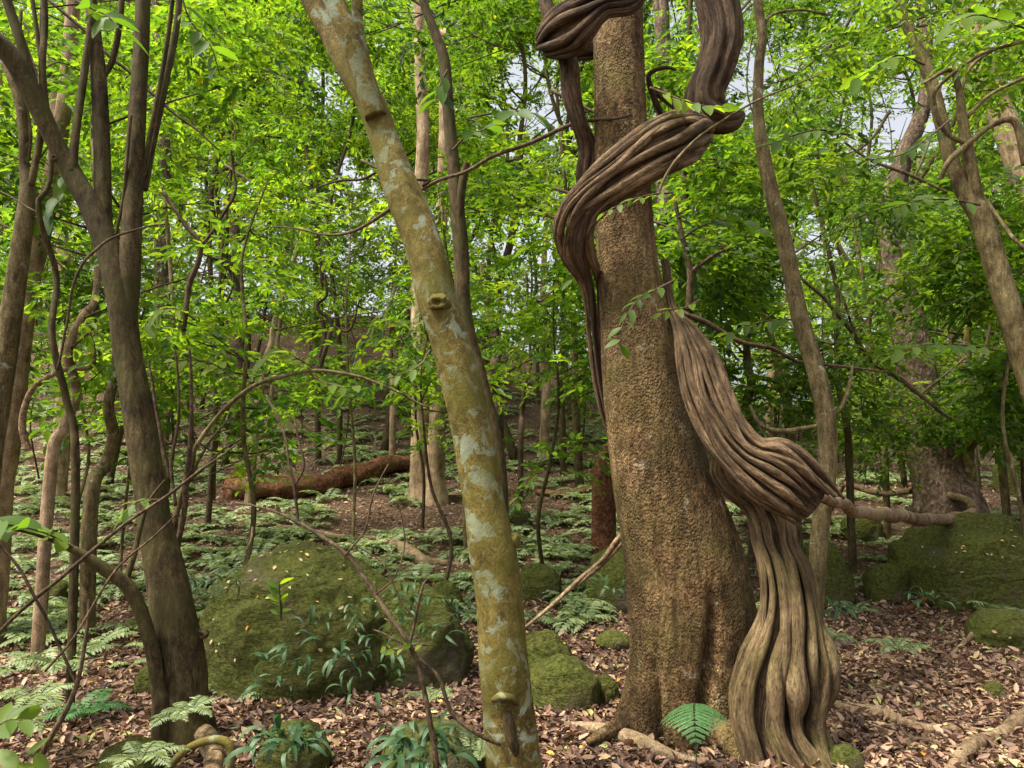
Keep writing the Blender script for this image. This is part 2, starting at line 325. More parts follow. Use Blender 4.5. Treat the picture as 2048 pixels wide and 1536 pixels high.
def sprays(rng, c, d, K, L, leaf, ratio, tpl, tint0, tintj=0.22, tilt=0.45):
    """leafy twigs: centres c, directions d, K leaves on each; flat sprays with leaves on alternate sides"""
    n = len(c); d = unit(d); up = unit(np.array([0, 0, 1.0]) + tilt * rng.normal(size=(n, 3))); s = unit(np.cross(up, d)); up = np.cross(d, s)
    t = (np.arange(K) + 0.5) / K; side = np.where(np.arange(K) % 2, 1.0, -1.0)
    pos = c[:, None] + d[:, None] * (t[None, :, None] * L) - np.array([0, 0, 1.0]) * (t ** 2 * L * 0.25)[None, :, None] + rng.normal(size=(n, K, 3)) * leaf * 0.12
    ang = (0.95 - 0.55 * t)[None] + rng.normal(size=(n, K)) * 0.2
    ld = d[:, None] * np.cos(ang)[..., None] + s[:, None] * (np.sin(ang) * side)[..., None] - np.array([0, 0, 0.25]) + rng.normal(size=(n, K, 3)) * 0.16
    lu = up[:, None] + rng.normal(size=(n, K, 3)) * 0.33
    ln = leaf * (0.65 + 0.6 * rng.random((n, K)))
    ti = np.clip(tint0[:, None] + rng.normal(size=(n, K)) * tintj, 0, 0.85); ti = np.where(rng.random((n, K)) < 0.004, 1.0, ti)
    q = lambda a: a.reshape(-1, 3)
    return scatter(tpl, q(pos), q(ld), q(lu), ln.ravel(), ln.ravel() * ratio, ti.ravel())
# openings in the canopy: straight shafts through the crowns where the sky shows: start, end, radius at start, radius at end (metres)
GAPS = [(P(px, py, 5.0), P(px, py, 47.0), M(r, 5.0), M(r, 47.0)) for px, py, r in ((1062, 185, 75), (1120, 240, 45), (1775, 250, 80), (1830, 225, 45), (1640, 475, 48), (1480, 190, 50), (650, 185, 42), (410, 385, 36), (410, 530, 30), (700, 350, 36), (1510, 120, 36))]
def in_gap(c, rng):
    hit = np.zeros(len(c), bool)
    for a, b, r0, r1 in GAPS:
        ax = b - a; t = np.clip(((c - a) @ ax) / (ax @ ax), 0, 1); d = np.linalg.norm(c - a - t[:, None] * ax, axis=1)
        hit |= (d < (.14 + r0 + (r1 - r0) * t) * (1.0 + 0.5 * noise(c * 1.7, 3))) & (rng.random(len(c)) < .88)
    return hit
def crown_mesh(name, rng, lumps, nspray, K, leaf, m, tpl=LEAF6, ratio=0.42, L=0.34, tone=0.45, off=(0, 0, 0), gap_at=None):
    """lumps: rows x,y,z,r - leaf masses; sprays sit mostly in their outer shell"""
    lumps = np.asarray(lumps, float); pr = lumps[:, 3] ** 2; idx = rng.choice(len(lumps), nspray, p=pr / pr.sum())
    dr = rdir(rng, nspray); rr = lumps[idx, 3] * (0.25 + 0.8 * rng.random(nspray) ** 0.6)
    c = lumps[idx, :3] + dr * rr[:, None] * np.array([1, 1, 0.62])
    if gap_at is not None:
        k_ = ~in_gap(c + np.asarray(gap_at), rng); c, dr, idx = c[k_], dr[k_], idx[k_]; nspray = len(c)
    hd = dr * np.array([1, 1, 0.3]) + rng.normal(size=(nspray, 3)) * np.array([0.6, 0.6, 0.25])
    lt = rng.normal(size=len(lumps)) * 0.2
    v, f, t = sprays(rng, c, hd, K, L, leaf, ratio, tpl, tone + lt[idx] + rng.normal(size=nspray) * 0.1)
    return mesh(name, v - np.asarray(off), f, m, None, t, smooth=False)

# ------------------------------------------------------------------ the ground
def axis(a, b, c, d, fine, grow=1.18):
    xs = list(np.arange(b, c, fine)); s = fine; x = xs[-1]
    while x < d: s *= grow; x += s; xs.append(x)
    s = fine; x = b; lo = []
    while x > a: s *= grow; x -= s; lo.append(x)
    return np.array(lo[::-1] + xs)
gx, gy = axis(-400, -5, 5, 400, 0.06), axis(-60, 2.6, 9.5, 600, 0.055)
GX, GY = np.meshgrid(gx, gy); GV = np.stack([GX, GY, gz_arr(GX.ravel(), GY.ravel()).reshape(GX.shape)], -1).reshape(-1, 3)
i = np.arange(len(gy) - 1)[:, None] * len(gx); j = np.arange(len(gx) - 1)[None]
GF = np.stack([i + j, i + j + 1, i + len(gx) + j + 1, i + len(gx) + j], -1).reshape(-1, 4)
ground = obj("ground", mesh("ground", GV, GF, MT['ground'])); prop(ground, "brown leaf-strewn forest floor rising into a hillside", "ground", kind="structure")

# ------------------------------------------------------------------ the big twined tree
TY = 4.35
tb = G(1375, 1440); tb[1] = TY; tb[2] = gz(tb[0], TY) - 0.05
rows = [(1372, 1500, 122), (1372, 1420, 118), (1374, 1330, 112), (1374, 1240, 113), (1368, 1150, 112), (1352, 1060, 108), (1330, 980, 100), (1312, 900, 93), (1297, 830, 86),
        (1280, 740, 77), (1270, 650, 71), (1258, 560, 64), (1250, 470, 60), (1246, 380, 57), (1242, 280, 55), (1240, 180, 53), (1237, 80, 52), (1235, 0, 51), (1230, -160, 48), (1228, -500, 42), (1220, -1100, 30)]
q = np.array([[*P(r[0], r[1], TY), M(r[2], TY)] for r in rows]); s = spline(q, 280)
trunk_s = s
def main_prof(TH, SS):
    p = np.stack([np.cos(TH) * 1.2, np.sin(TH) * 1.2, SS * 1.5], -1).reshape(-1, 3); m = 1 + 0.035 * fbm(p, 3, 3).reshape(TH.shape)
    p = np.stack([np.cos(TH) * 9, np.sin(TH) * 9, SS * 26], -1).reshape(-1, 3); m = m + 0.012 * fbm(p, 3, 31).reshape(TH.shape)
    k = np.clip(1 - SS / 1.15, 0, 1)                                        # buttressed foot
    foot = np.clip(1 - SS / 0.62, 0, 1)
    warp = 0.10 * np.sin(SS * 5 + TH * 2)
    th = np.angle(np.exp(1j * TH)) + warp                                   # 0 faces the camera, + to the right
    g = 0
    for c, wd, dp in ((0.10, 0.085, 0.42), (-0.80, 0.09, 0.48), (0.85, 0.14, 0.2), (-2.0, 0.25, 0.25), (1.9, 0.25, 0.25), (2.8, 0.25, 0.25)):
        dlt = np.angle(np.exp(1j * (th - c - 0.10 * (1 - SS)))); g = g + dp * np.exp(-(dlt / wd) ** 2)
    m = m - g * np.clip(1 - SS / (0.75 + 0.2 * np.sin(TH * 3 + 1)), 0, 1) ** 0.6
    for c, wd, dp in ((-1.2, 0.36, 0.62), (1.45, 0.5, 0.3), (-0.4, 0.3, 0.12), (0.5, 0.3, 0.1), (2.6, 0.5, 0.4)):
        m = m + dp * np.exp(-(np.angle(np.exp(1j * (TH - c))) / wd) ** 2) * foot ** 1.7
    m = m + 0.20 * np.exp(-((np.angle(np.exp(1j * (TH - 1.35)))) / 0.55) ** 2) * np.clip(1 - abs(SS - 0.6) / 0.75, 0, 1)   # swelling towards the liana
    return m
big = thing("twined_tree", tb, "massive pimply brown tree trunk wrapped by a thick twisted liana", "tree")
v, f, uv = sweep(s[:, :3], s[:, 3], s[:, 3], (0, -1, 0), 170, main_prof)
obj("trunk", mesh("trunk", v - tb, f, MT['main'], uv), big)
# spreading surface roots
for rws, sd_ in (([(1290, 1425, 4.28, 40), (1245, 1452, 4.16, 34), (1205, 1470, 4.06, 26), (1175, 1484, 4.0, 12)], 2), ([(1440, 1450, 4.1, 60), (1465, 1490, 3.95, 44), (1490, 1530, 3.85, 26)], 4)):
    s_, (v, f, uv) = pxstem(rws, 50, 22, 0.16, sd_)
    obj("root", mesh("root", v - tb, f, MT['main'], uv), big)
def axis_at(z):                                           # trunk centre and radius at height z
    return np.array([np.interp(z, trunk_s[:, 2], trunk_s[:, 0]), TY, z]), float(np.interp(z, trunk_s[:, 2], trunk_s[:, 3]))

# ------------------------------------------------------------------ the liana
def ridges(n, amp, seed, twist=0.0, sharp=0.55):
    def f(TH, SS):
        p = np.stack([np.cos(TH) * 1.1, np.sin(TH) * 1.1, SS * 2.0], -1).reshape(-1, 3)
        wv = TH + 0.62 * fbm(p, 2, seed).reshape(TH.shape) + twist * SS
        p2 = np.stack([np.cos(TH) * 2.2, np.sin(TH) * 2.2, SS * 3.0], -1).reshape(-1, 3)
        dep = amp * (1.0 + 0.9 * fbm(p2, 2, seed + 9).reshape(TH.shape))
        fine = 0.035 * fbm(np.stack([np.cos(TH) * 9, np.sin(TH) * 9, SS * 5], -1).reshape(-1, 3), 3, seed + 4).reshape(TH.shape)
        sub = 0.05 * np.abs(np.sin(n * 1.5 * wv + 1.3 + 0.8 * fbm(p, 2, seed + 2).reshape(TH.shape)))
        return 1.05 - dep + dep * 1.3 * np.abs(np.sin(n * wv / 2)) ** sharp + sub + fine
    return f
def liana_piece(rows, n, seg, prof, ref=None):
    """rows: px, py, Y, half-width px, half-depth px; ref 'trunk' wraps round the big trunk"""
    q = np.array([[*P(r[0], r[1], r[2]), M(r[3], r[2]), M(r[4], r[2])] for r in rows]); s = spline(q, n)
    if ref == 'trunk':
        rf = np.array([p - axis_at(p[2])[0] for p in s[:, :3]]); rf[:, 2] = 0; rf = unit(rf)
    else: rf = np.tile(np.array([0, -1.0, 0.0]), (n, 1))
    return sweep(s[:, :3], s[:, 3], s[:, 4], rf, seg, prof)
lb = P(1580, 1520, 3.98); lb[2] = gz(lb[0], lb[1])
lia = thing("liana", lb, "thick fluted woody liana climbing and coiling round the big trunk", "liana")
def bundle(rows, nst, m, seed, core, n=150, seg=26, wrap=False, bulge=.42, ends=(0.0, 0.0), fat=1.0):
    """a band of woody strands between two edges; rows: ax, ay, bx, by, Y. Each strand is a part of its own, over a core that closes the gaps"""
    rg = np.random.default_rng(seed); A = spline(np.array([P(r[0], r[1], r[4]) for r in rows]), 400); B = spline(np.array([P(r[2], r[3], r[4]) for r in rows]), 400)
    # resample both edges by row parameter so that they stay paired
    def paired(E):
        q = np.vstack([2 * E[0] - E[1], E, 2 * E[-1] - E[-2]]); out = []
        for a_ in range(len(E) - 1):
            t = np.linspace(0, 1, 30, endpoint=False)[:, None]; p0, p1, p2, p3 = q[a_:a_ + 4]; out.append(.5 * (2 * p1 + (p2 - p0) * t + (2 * p0 - 5 * p1 + 4 * p2 - p3) * t ** 2 + (3 * p1 - p0 - 3 * p2 + p3) * t ** 3))
        out.append(E[-1:]); return np.vstack(out)
    A = paired(np.array([P(r[0], r[1], r[4]) for r in rows])); B = paired(np.array([P(r[2], r[3], r[4]) for r in rows]))
    C = (A + B) / 2; L = np.r_[0, np.cumsum(np.linalg.norm(np.diff(C, axis=0), axis=1))]; u = np.linspace(0, L[-1], n)
    rs = lambda E: np.stack([np.interp(u, L, E[:, c]) for c in range(3)], 1)
    A, B, C = rs(A), rs(B), rs(C); wd = np.linalg.norm(A - B, axis=1)
    out_ = unit(np.stack([C[:, 0] - np.array([axis_at(z)[0][0] for z in C[:, 2]]), C[:, 1] - TY, np.zeros(n)], 1)) if wrap else np.tile(np.array([0, -1.0, 0]), (n, 1))
    ce = n if not ends[1] else int(n * .95)
    v, f, uv = sweep(C[:ce], (wd * .37)[:ce], (wd * bulge * .5)[:ce], out_[:ce], 28, stem_prof(.12, seed)); obj("core", mesh("core", v - lb, f, MT[core], uv), lia)  # darker wood colour on the core paints shade into the gaps between strands
    fr = np.cumsum(rg.uniform(.4, 1.6, nst)); fr = (fr - fr[0] * .5) / fr[-1]; gapw = np.gradient(fr) if nst > 2 else np.full(nst, .5)
    for k in range(nst):
        wob = .95 * gapw[k] * noise(np.stack([u * 3.0, np.full(n, k * 3.7), np.full(n, seed * 1.0)], 1), seed) * 1.0
        w_ = np.clip(fr[k] + wob, .02, .98); ang = (w_ - .5) * math.pi * .98
        p = C + (A - B) * (np.sin(ang) * .47)[:, None] * -1 + out_ * (np.cos(ang) * wd * bulge * .72)[:, None]
        r_ = wd * gapw[k] * .60 * fat * (1 + .5 * noise(np.stack([u * 5.5, np.full(n, k * 1.9 + 40), np.full(n, 2.0)], 1), seed + 1)) + .002
        i0 = int(n * ends[0] * rg.random()); i1 = n - int(n * ends[1] * rg.random()); e = np.arange(i0, i1)
        tp = np.ones(len(e)); 
        if ends[1]: tp = np.clip((len(e) - np.arange(len(e))) / 16.0, .3, 1) ** .7
        v, f, uv = sweep(p[e], r_[e] * tp, r_[e] * tp * 1.15, out_[e], seg, ridges(4, .13, seed + 13 * k, .6)); obj("strand", mesh("strand", v - lb, f, MT[m], uv + rg.uniform(0, 9, 2)), lia)
bundle([(1725, 1590, 1470, 1590, 3.86), (1668, 1505, 1476, 1505, 3.9), (1640, 1440, 1458, 1430, 3.94), (1655, 1375, 1458, 1370, 3.97), (1657, 1320, 1476, 1310, 3.98), (1642, 1260, 1502, 1250, 4.0), (1628, 1200, 1513, 1190, 4.02), (1612, 1135, 1510, 1125, 4.05),
        (1592, 1088, 1500, 1082, 4.1), (1585, 1042, 1494, 1042, 4.15), (1568, 1002, 1476, 1012, 4.18), (1540, 966, 1442, 988, 4.2), (1505, 935, 1420, 952, 4.18), (1490, 905, 1424, 915, 4.12)], 9, 'vine_low', 41, 'vine_dark', 150, 18)
for rws, sd_ in (([(1625, 1470, 3.98, 34), (1655, 1505, 4.0, 26), (1690, 1530, 4.0, 14)], 9),):
    s_, (v, f, uv) = pxstem(rws, 50, 22, 0.2, sd_); obj("root", mesh("root", v - lb, f, MT['vine_low'], uv), lia)
# the draped loop
bundle([(1338, 520, 1322, 520, 4.44), (1350, 610, 1332, 610, 4.30), (1390, 655, 1346, 660, 4.17), (1428, 705, 1350, 722, 4.08), (1447, 748, 1362, 790, 4.03), (1466, 800, 1386, 850, 3.99), (1492, 850, 1415, 900, 3.95), (1522, 880, 1450, 940, 3.92),
        (1562, 880, 1490, 985, 3.9), (1602, 902, 1530, 1015, 3.9), (1642, 942, 1570, 1040, 3.92), (1688, 988, 1612, 1064, 3.96)], 11, 'vine', 57, 'vine_dark', 150, 18, ends=(0, .09))
# the coil across the front of the trunk
bundle([(1260, 980, 1280, 980, 4.6), (1214, 860, 1238, 860, 4.54), (1190, 770, 1214, 770, 4.5), (1176, 665, 1202, 665, 4.45), (1166, 575, 1198, 580, 4.38), (1134, 512, 1196, 545, 4.3), (1118, 458, 1188, 505, 4.2), (1130, 410, 1190, 458, 4.11), (1160, 368, 1215, 425, 4.06), (1200, 328, 1255, 395, 4.02),
        (1250, 284, 1302, 366, 4.0), (1300, 245, 1342, 345, 4.0), (1346, 226, 1372, 325, 4.05), (1386, 226, 1396, 305, 4.18), (1402, 238, 1404, 290, 4.36), (1350, 243, 1350, 285, 4.58), (1260, 262, 1262, 295, 4.62)], 9, 'vine', 23, 'vine_dark', 160, 16, wrap=True, bulge=.36)
bundle([(1290, -70, 1300, -15, 4.12), (1250, -36, 1266, 28, 4.03), (1205, -24, 1216, 38, 3.98), (1165, -6, 1190, 72, 4.0), (1130, 10, 1166, 108, 4.08), (1100, 40, 1122, 118, 4.2), (1086, 70, 1100, 114, 4.36), (1140, 70, 1150, 120, 4.55), (1240, 60, 1240, 110, 4.62)], 9, 'vine_dark', 67, 'vine_dark', 110, 16, wrap=True, bulge=.36)
v, f, uv = liana_piece([(1385, -300, 4.35, 34, 30), (1410, -120, 4.35, 38, 30), (1432, 0, 4.35, 40, 32), (1444, 70, 4.35, 38, 30), (1432, 130, 4.36, 34, 28), (1412, 180, 4.38, 34, 28), (1412, 215, 4.4, 38, 30), (1440, 236, 4.42, 30, 26), (1468, 240, 4.44, 18, 18), (1486, 228, 4.46, 6, 6)], 130, 64, ridges(8, 0.33, 91, 0.6))
obj("hanging_stem", mesh("hanging_stem", v - lb, f, MT['vine_dark'], uv), lia)
v, f, uv = liana_piece([(1085, -60, 4.3, 12, 12), (1092, 10, 4.28, 13, 12), (1118, 70, 4.26, 15, 13), (1138, 130, 4.26, 17, 14), (1143, 190, 4.27, 18, 14), (1158, 245, 4.32, 15, 14), (1176, 300, 4.4, 18, 14), (1172, 360, 4.44, 18, 14), (1185, 430, 4.5, 15, 12)], 160, 60, ridges(7, 0.25, 97, 0.8))
obj("hanging_strand", mesh("hanging_strand", v - lb, f, MT['vine_dark'], uv), lia)
for k, rws in enumerate(([(1330, 250, 4.6, 12), (1306, 190, 4.55, 14), (1298, 150, 4.5, 10), (1330, 135, 4.5, 8), (1352, 140, 4.5, 5)], [(1385, 235, 4.4, 26), (1345, 205, 4.5, 22), (1308, 180, 4.58, 16)])):
    s_, (v, f, uv) = pxstem(rws, 60, 14, 0.1, k); obj("tendril", mesh("tendril", v - lb, f, MT['vine_dark'], uv), lia)

# ------------------------------------------------------------------ nearer trees, read off the photograph
def photo_tree(name, label, mt, stems, base=None, n=120, seg=28, amp=0.07, cat="tree", group=None, jit=0.0, first="trunk", rest="limb"):
    r0 = stems[0][0]; b = P(r0[0], r0[1], r0[2]) if base is None else np.asarray(base, float); b = b.copy(); b[2] = min(b[2], gz(b[0], b[1]))
    t = thing(name, b, label, cat, group)
    for k, rws in enumerate(stems):
        s_, (v, f, uv) = pxstem(rws, n if k == 0 else max(40, n // 2), seg if k == 0 else max(8, seg // 2), amp, 11 * k + len(name), jit, root=(k == 0 or rest == 'stem' and rws[0][1] > 950))
        obj(first if k == 0 else rest, mesh(first if k == 0 else rest, v - b, f, MT[mt], uv), t)
    return t, b
Y2 = 3.5
t2, b2 = photo_tree("lichen_tree", "leaning olive tree trunk blotched with pale grey lichen beside the mossy boulder", 'lichen',
    [[(1040, 1640, Y2, 118), (1030, 1536, Y2, 108), (1018, 1420, Y2, 100), (1008, 1330, Y2, 100), (1000, 1230, Y2, 92), (992, 1150, Y2, 92), (983, 1090, Y2, 96), (970, 1010, Y2, 84), (957, 930, Y2, 82), (940, 840, Y2, 80), (918, 750, Y2, 80), (893, 660, Y2, 80), (873, 600, Y2, 80), (852, 510, Y2 + .02, 76),
      (826, 430, Y2 + .04, 76), (797, 360, Y2 + .06, 72), (770, 285, Y2 + .08, 64), (745, 215, Y2 + .1, 62), (700, 140, Y2 + .12, 52), (656, 60, Y2 + .16, 44), (622, 0, Y2 + .18, 42), (540, -160, Y2 + .22, 38), (480, -420, Y2 + .3, 34)],
     [(752, 235, Y2 + .04, 46), (725, 150, Y2 + .02, 46), (698, 75, Y2, 44), (668, 0, Y2, 44), (610, -160, Y2, 36), (560, -400, Y2, 26)],
     [(742, 170, Y2 + .1, 24), (728, 110, Y2 + .12, 22), (716, 50, Y2 + .14, 22), (714, -20, Y2 + .16, 22), (712, -200, Y2 + .2, 16)]], n=260, seg=60, amp=0.09)
# scar and knots on the lichen tree
def knot(parent, base, px, py, Y, rp, mt, name="knot"):
    import bmesh
    bm = bmesh.new(); bmesh.ops.create_icosphere(bm, subdivisions=4, radius=1.0); v = np.array([q.co[:] for q in bm.verts]); f = np.array([[q.index for q in g.verts] for g in bm.faces]); bm.free()
    c = P(px, py, Y); r = M(rp, Y); d = 1 + .3 * fbm(v * 2.2 + px, 3, 7); e = np.exp(-((v[:, 0] / .33) ** 2 + ((v[:, 2] + .1) / .26) ** 2)) * (v[:, 1] < 0); d = d - .75 * e
    v = v * d[:, None] * np.array([r, r * .7, r * .8]) + c
    obj(name, mesh(name, v - base, f, MT[mt]), next(c_ for c_ in parent.children if c_.name.startswith('trunk')))
knot(t2, b2, 876, 606, Y2 - M(30, Y2), 24, 'lichen'); knot(t2, b2, 1016, 1080, Y2 - M(10, Y2), 24, 'lichen')
s_, (v, f, uv) = pxstem([(1012, 1392, Y2 - .085, 8), (1016, 1430, Y2 - .108, 20), (1022, 1470, Y2 - .112, 22), (1030, 1500, Y2 - .115, 16), (1034, 1520, Y2 - .108, 6)], 50, 16, 0.25, 5)
obj("scar", mesh("scar", v - b2, f, MT['olive'], uv), t2)
s_, (v, f, uv) = pxstem([(985, 1400, Y2 - .10, 10), (1000, 1394, Y2 - .118, 20), (1020, 1396, Y2 - .118, 18), (1034, 1408, Y2 - .11, 10)], 40, 14, 0.25, 6)
obj("burl", mesh("burl", v - b2, f, MT['lichen'], uv), t2)

Y3 = 4.15
t3, b3 = photo_tree("forked_tree", "dark olive forked tree rising beside the big mossy boulder", 'olive',
    [[(372, 1470, Y3, 112), (368, 1400, Y3, 94), (366, 1330, Y3, 90), (350, 1240, Y3, 84), (332, 1150, Y3, 74), (312, 1050, Y3, 64), (297, 950, Y3, 60), (277, 830, Y3, 58), (258, 720, Y3, 54), (246, 630, Y3, 54), (234, 560, Y3, 54), (214, 490, Y3, 48), (180, 410, Y3, 44), (140, 340, Y3, 42), (108, 280, Y3 - .03, 36), (70, 200, Y3 - .08, 40), (20, 110, Y3 - .15, 40), (-60, 40, Y3 - .25, 38), (-240, -120, Y3 - .4, 30)],
     [(250, 640, Y3, 44), (258, 560, Y3, 42), (262, 470, Y3, 40), (268, 340, Y3 + .03, 37), (276, 200, Y3 + .06, 34), (283, 80, Y3 + .08, 30), (288, -40, Y3 + .1, 28), (300, -300, Y3 + .2, 20)],
     [(218, 500, Y3 + .05, 22), (208, 420, Y3 + .06, 30), (204, 300, Y3 + .08, 31), (198, 160, Y3 + .1, 30), (188, 60, Y3 + .12, 26), (176, -60, Y3 + .14, 22), (160, -260, Y3 + .2, 16)],
     [(145, 345, Y3 - .03, 18), (152, 260, Y3, 16), (168, 150, Y3 + .04, 15), (182, 40, Y3 + .06, 13), (190, -100, Y3 + .1, 10)],
     [(90, 240, Y3 - .06, 22), (64, 160, Y3 - .08, 20), (40, 80, Y3 - .1, 20), (14, 0, Y3 - .12, 18), (-20, -120, Y3 - .2, 14)],
     [(95, 250, Y3 - .06, 14), (85, 140, Y3 - .04, 14), (90, 40, Y3, 13), (84, -60, Y3, 12)],
     [(290, 380, Y3 + .1, 12), (305, 290, Y3 + .16, 14), (330, 170, Y3 + .2, 14), (352, 60, Y3 + .24, 13), (362, -40, Y3 + .28, 12)],
     [(283, 360, Y3 + .05, 9), (310, 220, Y3 + .05, 9), (335, 80, Y3 + .04, 9), (350, -40, Y3, 8)],
     [(200, 165, Y3 + .1, 10), (225, 120, Y3 + .12, 12), (240, 40, Y3 + .1, 12), (246, -40, Y3 + .1, 11)],
     [(232, 470, Y3 - .02, 6), (248, 380, Y3 - .03, 6), (262, 230, Y3 - .04, 6)]], n=220, seg=44, amp=0.10)
knot(t3, b3, 404, 1268, Y3, 13, 'olive'); knot(t3, b3, 110, 316, Y3 - .05, 10, 'olive')
ts, bs3 = photo_tree("crooked_sapling", "crooked brown side stem curving away from the forked tree's foot", 'olive',
    [[(322, 1420, 4.02, 34), (316, 1370, 4.02, 28), (304, 1300, 4.0, 26), (284, 1230, 3.98, 26), (255, 1172, 3.95, 26), (215, 1142, 3.9, 25), (170, 1112, 3.85, 20), (132, 1092, 3.8, 13), (90, 1075, 3.7, 7), (40, 1062, 3.6, 5), (-10, 1058, 3.5, 4)],
     [(250, 1168, 3.95, 12), (268, 1110, 3.98, 11), (282, 1050, 4.0, 9), (300, 1000, 4.02, 6), (330, 960, 4.04, 4)]], n=90, seg=20, amp=0.1, rest="branch")
photo_tree("slender_tree", "tall slender grey-green tree standing behind the liana's drooping loop", 'grey',
    [[(1618, 1300, 4.75, 36), (1628, 1240, 4.75, 32), (1634, 1150, 4.75, 32), (1640, 1060, 4.75, 34), (1652, 960, 4.75, 36), (1655, 880, 4.75, 37), (1648, 810, 4.75, 38), (1628, 730, 4.75, 36), (1604, 650, 4.76, 35), (1588, 580, 4.77, 33), (1568, 480, 4.78, 32), (1542, 380, 4.8, 30), (1524, 290, 4.82, 26), (1516, 220, 4.84, 22), (1518, 130, 4.86, 20), (1524, 70, 4.88, 19), (1516, 0, 4.9, 19), (1520, -120, 4.95, 17), (1540, -400, 5, 12)],
     [(1524, 60, 4.88, 7), (1545, 30, 4.9, 6), (1600, 20, 4.95, 5), (1660, 30, 5.0, 4)], [(1662, 835, 4.75, 8), (1685, 810, 4.8, 8), (1700, 765, 4.85, 7), (1705, 730, 4.9, 5)], [(1640, 850, 4.76, 7), (1610, 856, 4.78, 9), (1560, 862, 4.8, 10), (1520, 848, 4.84, 8), (1500, 810, 4.88, 6)]], n=160, seg=28, amp=0.05, rest="branch")
photo_tree("leaning_forked_tree", "smooth brown tree leaning over the faceted rock, forking into two limbs high up", 'grey',
    [[(2140, 1000, 5.6, 54), (2095, 860, 5.6, 50), (2050, 725, 5.6, 48), (2015, 610, 5.6, 46), (1985, 510, 5.6, 43), (1960, 430, 5.6, 42), (1930, 385, 5.62, 34), (1902, 320, 5.65, 28), (1882, 240, 5.68, 27), (1858, 150, 5.7, 25), (1828, 80, 5.75, 23), (1800, 0, 5.8, 21), (1760, -150, 5.9, 18)],
     [(1962, 435, 5.6, 30), (1948, 370, 5.58, 27), (1935, 300, 5.56, 24), (1925, 240, 5.54, 20), (1918, 180, 5.5, 14), (1900, 140, 5.46, 10), (1850, 165, 5.4, 7)],
     [(1880, 360, 5.62, 10), (1900, 320, 5.55, 12), (1940, 285, 5.5, 12), (1985, 250, 5.45, 11), (2030, 245, 5.4, 14), (2050, 330, 5.4, 14)],
     [(1935, 290, 5.54, 9), (1890, 262, 5.5, 10), (1868, 205, 5.45, 9), (1880, 170, 5.4, 8), (1960, 110, 5.3, 7), (2060, 80, 5.2, 6)],
     [(1935, 235, 5.54, 8), (1980, 190, 5.5, 8), (2060, 150, 5.45, 7)], [(1920, 190, 5.5, 7), (1945, 130, 5.5, 7), (2010, 90, 5.5, 6), (2060, 84, 5.5, 5)],
     [(1960, 385, 5.58, 8), (2000, 440, 5.5, 8), (2030, 480, 5.45, 8), (2070, 510, 5.4, 7)], [(1895, 385, 5.62, 5), (1820, 350, 5.62, 7), (1740, 320, 5.6, 6), (1690, 285, 5.58, 4)]], n=140, seg=26, amp=0.05)
photo_tree("slim_tree", "slim dark stem rising behind the lichen-blotched tree with a broken side stub", 'olive',
    [[(1002, 1010, 5.0, 30), (990, 880, 5.0, 28), (962, 760, 5.0, 28), (940, 680, 5.0, 28), (926, 600, 5.0, 30), (922, 500, 5.0, 32), (914, 410, 5.0, 30), (904, 300, 5.0, 26), (896, 210, 5.0, 24), (888, 120, 5.0, 24), (868, 60, 5.0, 20), (846, 0, 5.0, 18), (815, -120, 5.0, 15)],
     [(918, 440, 4.98, 18), (922, 390, 4.96, 18), (928, 350, 4.94, 16), (934, 325, 4.92, 13)]], n=120, seg=24, amp=0.06, rest="stub")
photo_tree("pale_twin_tree", "pale tan tree with two stems growing together beside the fallen log", 'pale',
    [[(842, 1000, 11.0, 56), (842, 960, 11.0, 46), (842, 880, 11.0, 40), (842, 760, 11.0, 36), (838, 640, 11.0, 34), (838, 500, 11.0, 32), (842, 380, 11.0, 30), (846, 260, 11.0, 26), (840, 120, 11.0, 23), (838, -60, 11.0, 20)],
     [(872, 1000, 10.9, 50), (870, 950, 10.9, 40), (874, 860, 10.9, 34), (876, 760, 10.9, 30), (880, 600, 10.9, 30), (882, 480, 10.9, 26), (886, 350, 10.9, 24), (888, 260, 10.9, 22), (888, 60, 10.9, 18)]], n=120, seg=26, amp=0.08, rest="stem")
photo_tree("rough_tree", "thick rough grey-brown trunk standing beyond the slender tree with leaves hiding its top", 'rough',
    [[(1895, 1010, 9.0, 130), (1878, 965, 9.0, 100), (1862, 900, 9.0, 86), (1846, 830, 9.0, 80), (1832, 740, 9.0, 72), (1816, 650, 9.0, 66), (1800, 580, 9.0, 60), (1784, 500, 9.0, 52), (1780, 420, 9.0, 46), (1810, 310, 9.0, 36), (1850, 200, 9.0, 28), (1850, 60, 9.0, 22), (1830, -100, 9.0, 18)],
     [(1880, 980, 9.0, 60), (1905, 950, 8.9, 40), (1880, 880, 8.95, 20)]], n=120, seg=30, amp=0.10, rest="root")
photo_tree("pale_grey_tree", "pale grey trunk high among the dense crowns near the leaning forked tree", 'pale',
    [[(2085, 480, 10.0, 60), (2040, 330, 10.0, 54), (1990, 200, 10.0, 48), (1950, 80, 10.0, 40), (1915, -60, 10.0, 34)]], base=P(2200, 930, 10.0), n=60, seg=20)
photo_tree("pink_grey_tree", "pinkish grey trunk behind the upper coil of the liana", 'rough',
    [[(1345, 960, 9.5, 40), (1338, 700, 9.5, 36), (1330, 400, 9.5, 34), (1326, 100, 9.5, 32), (1318, -80, 9.5, 30)]], n=60, seg=18)
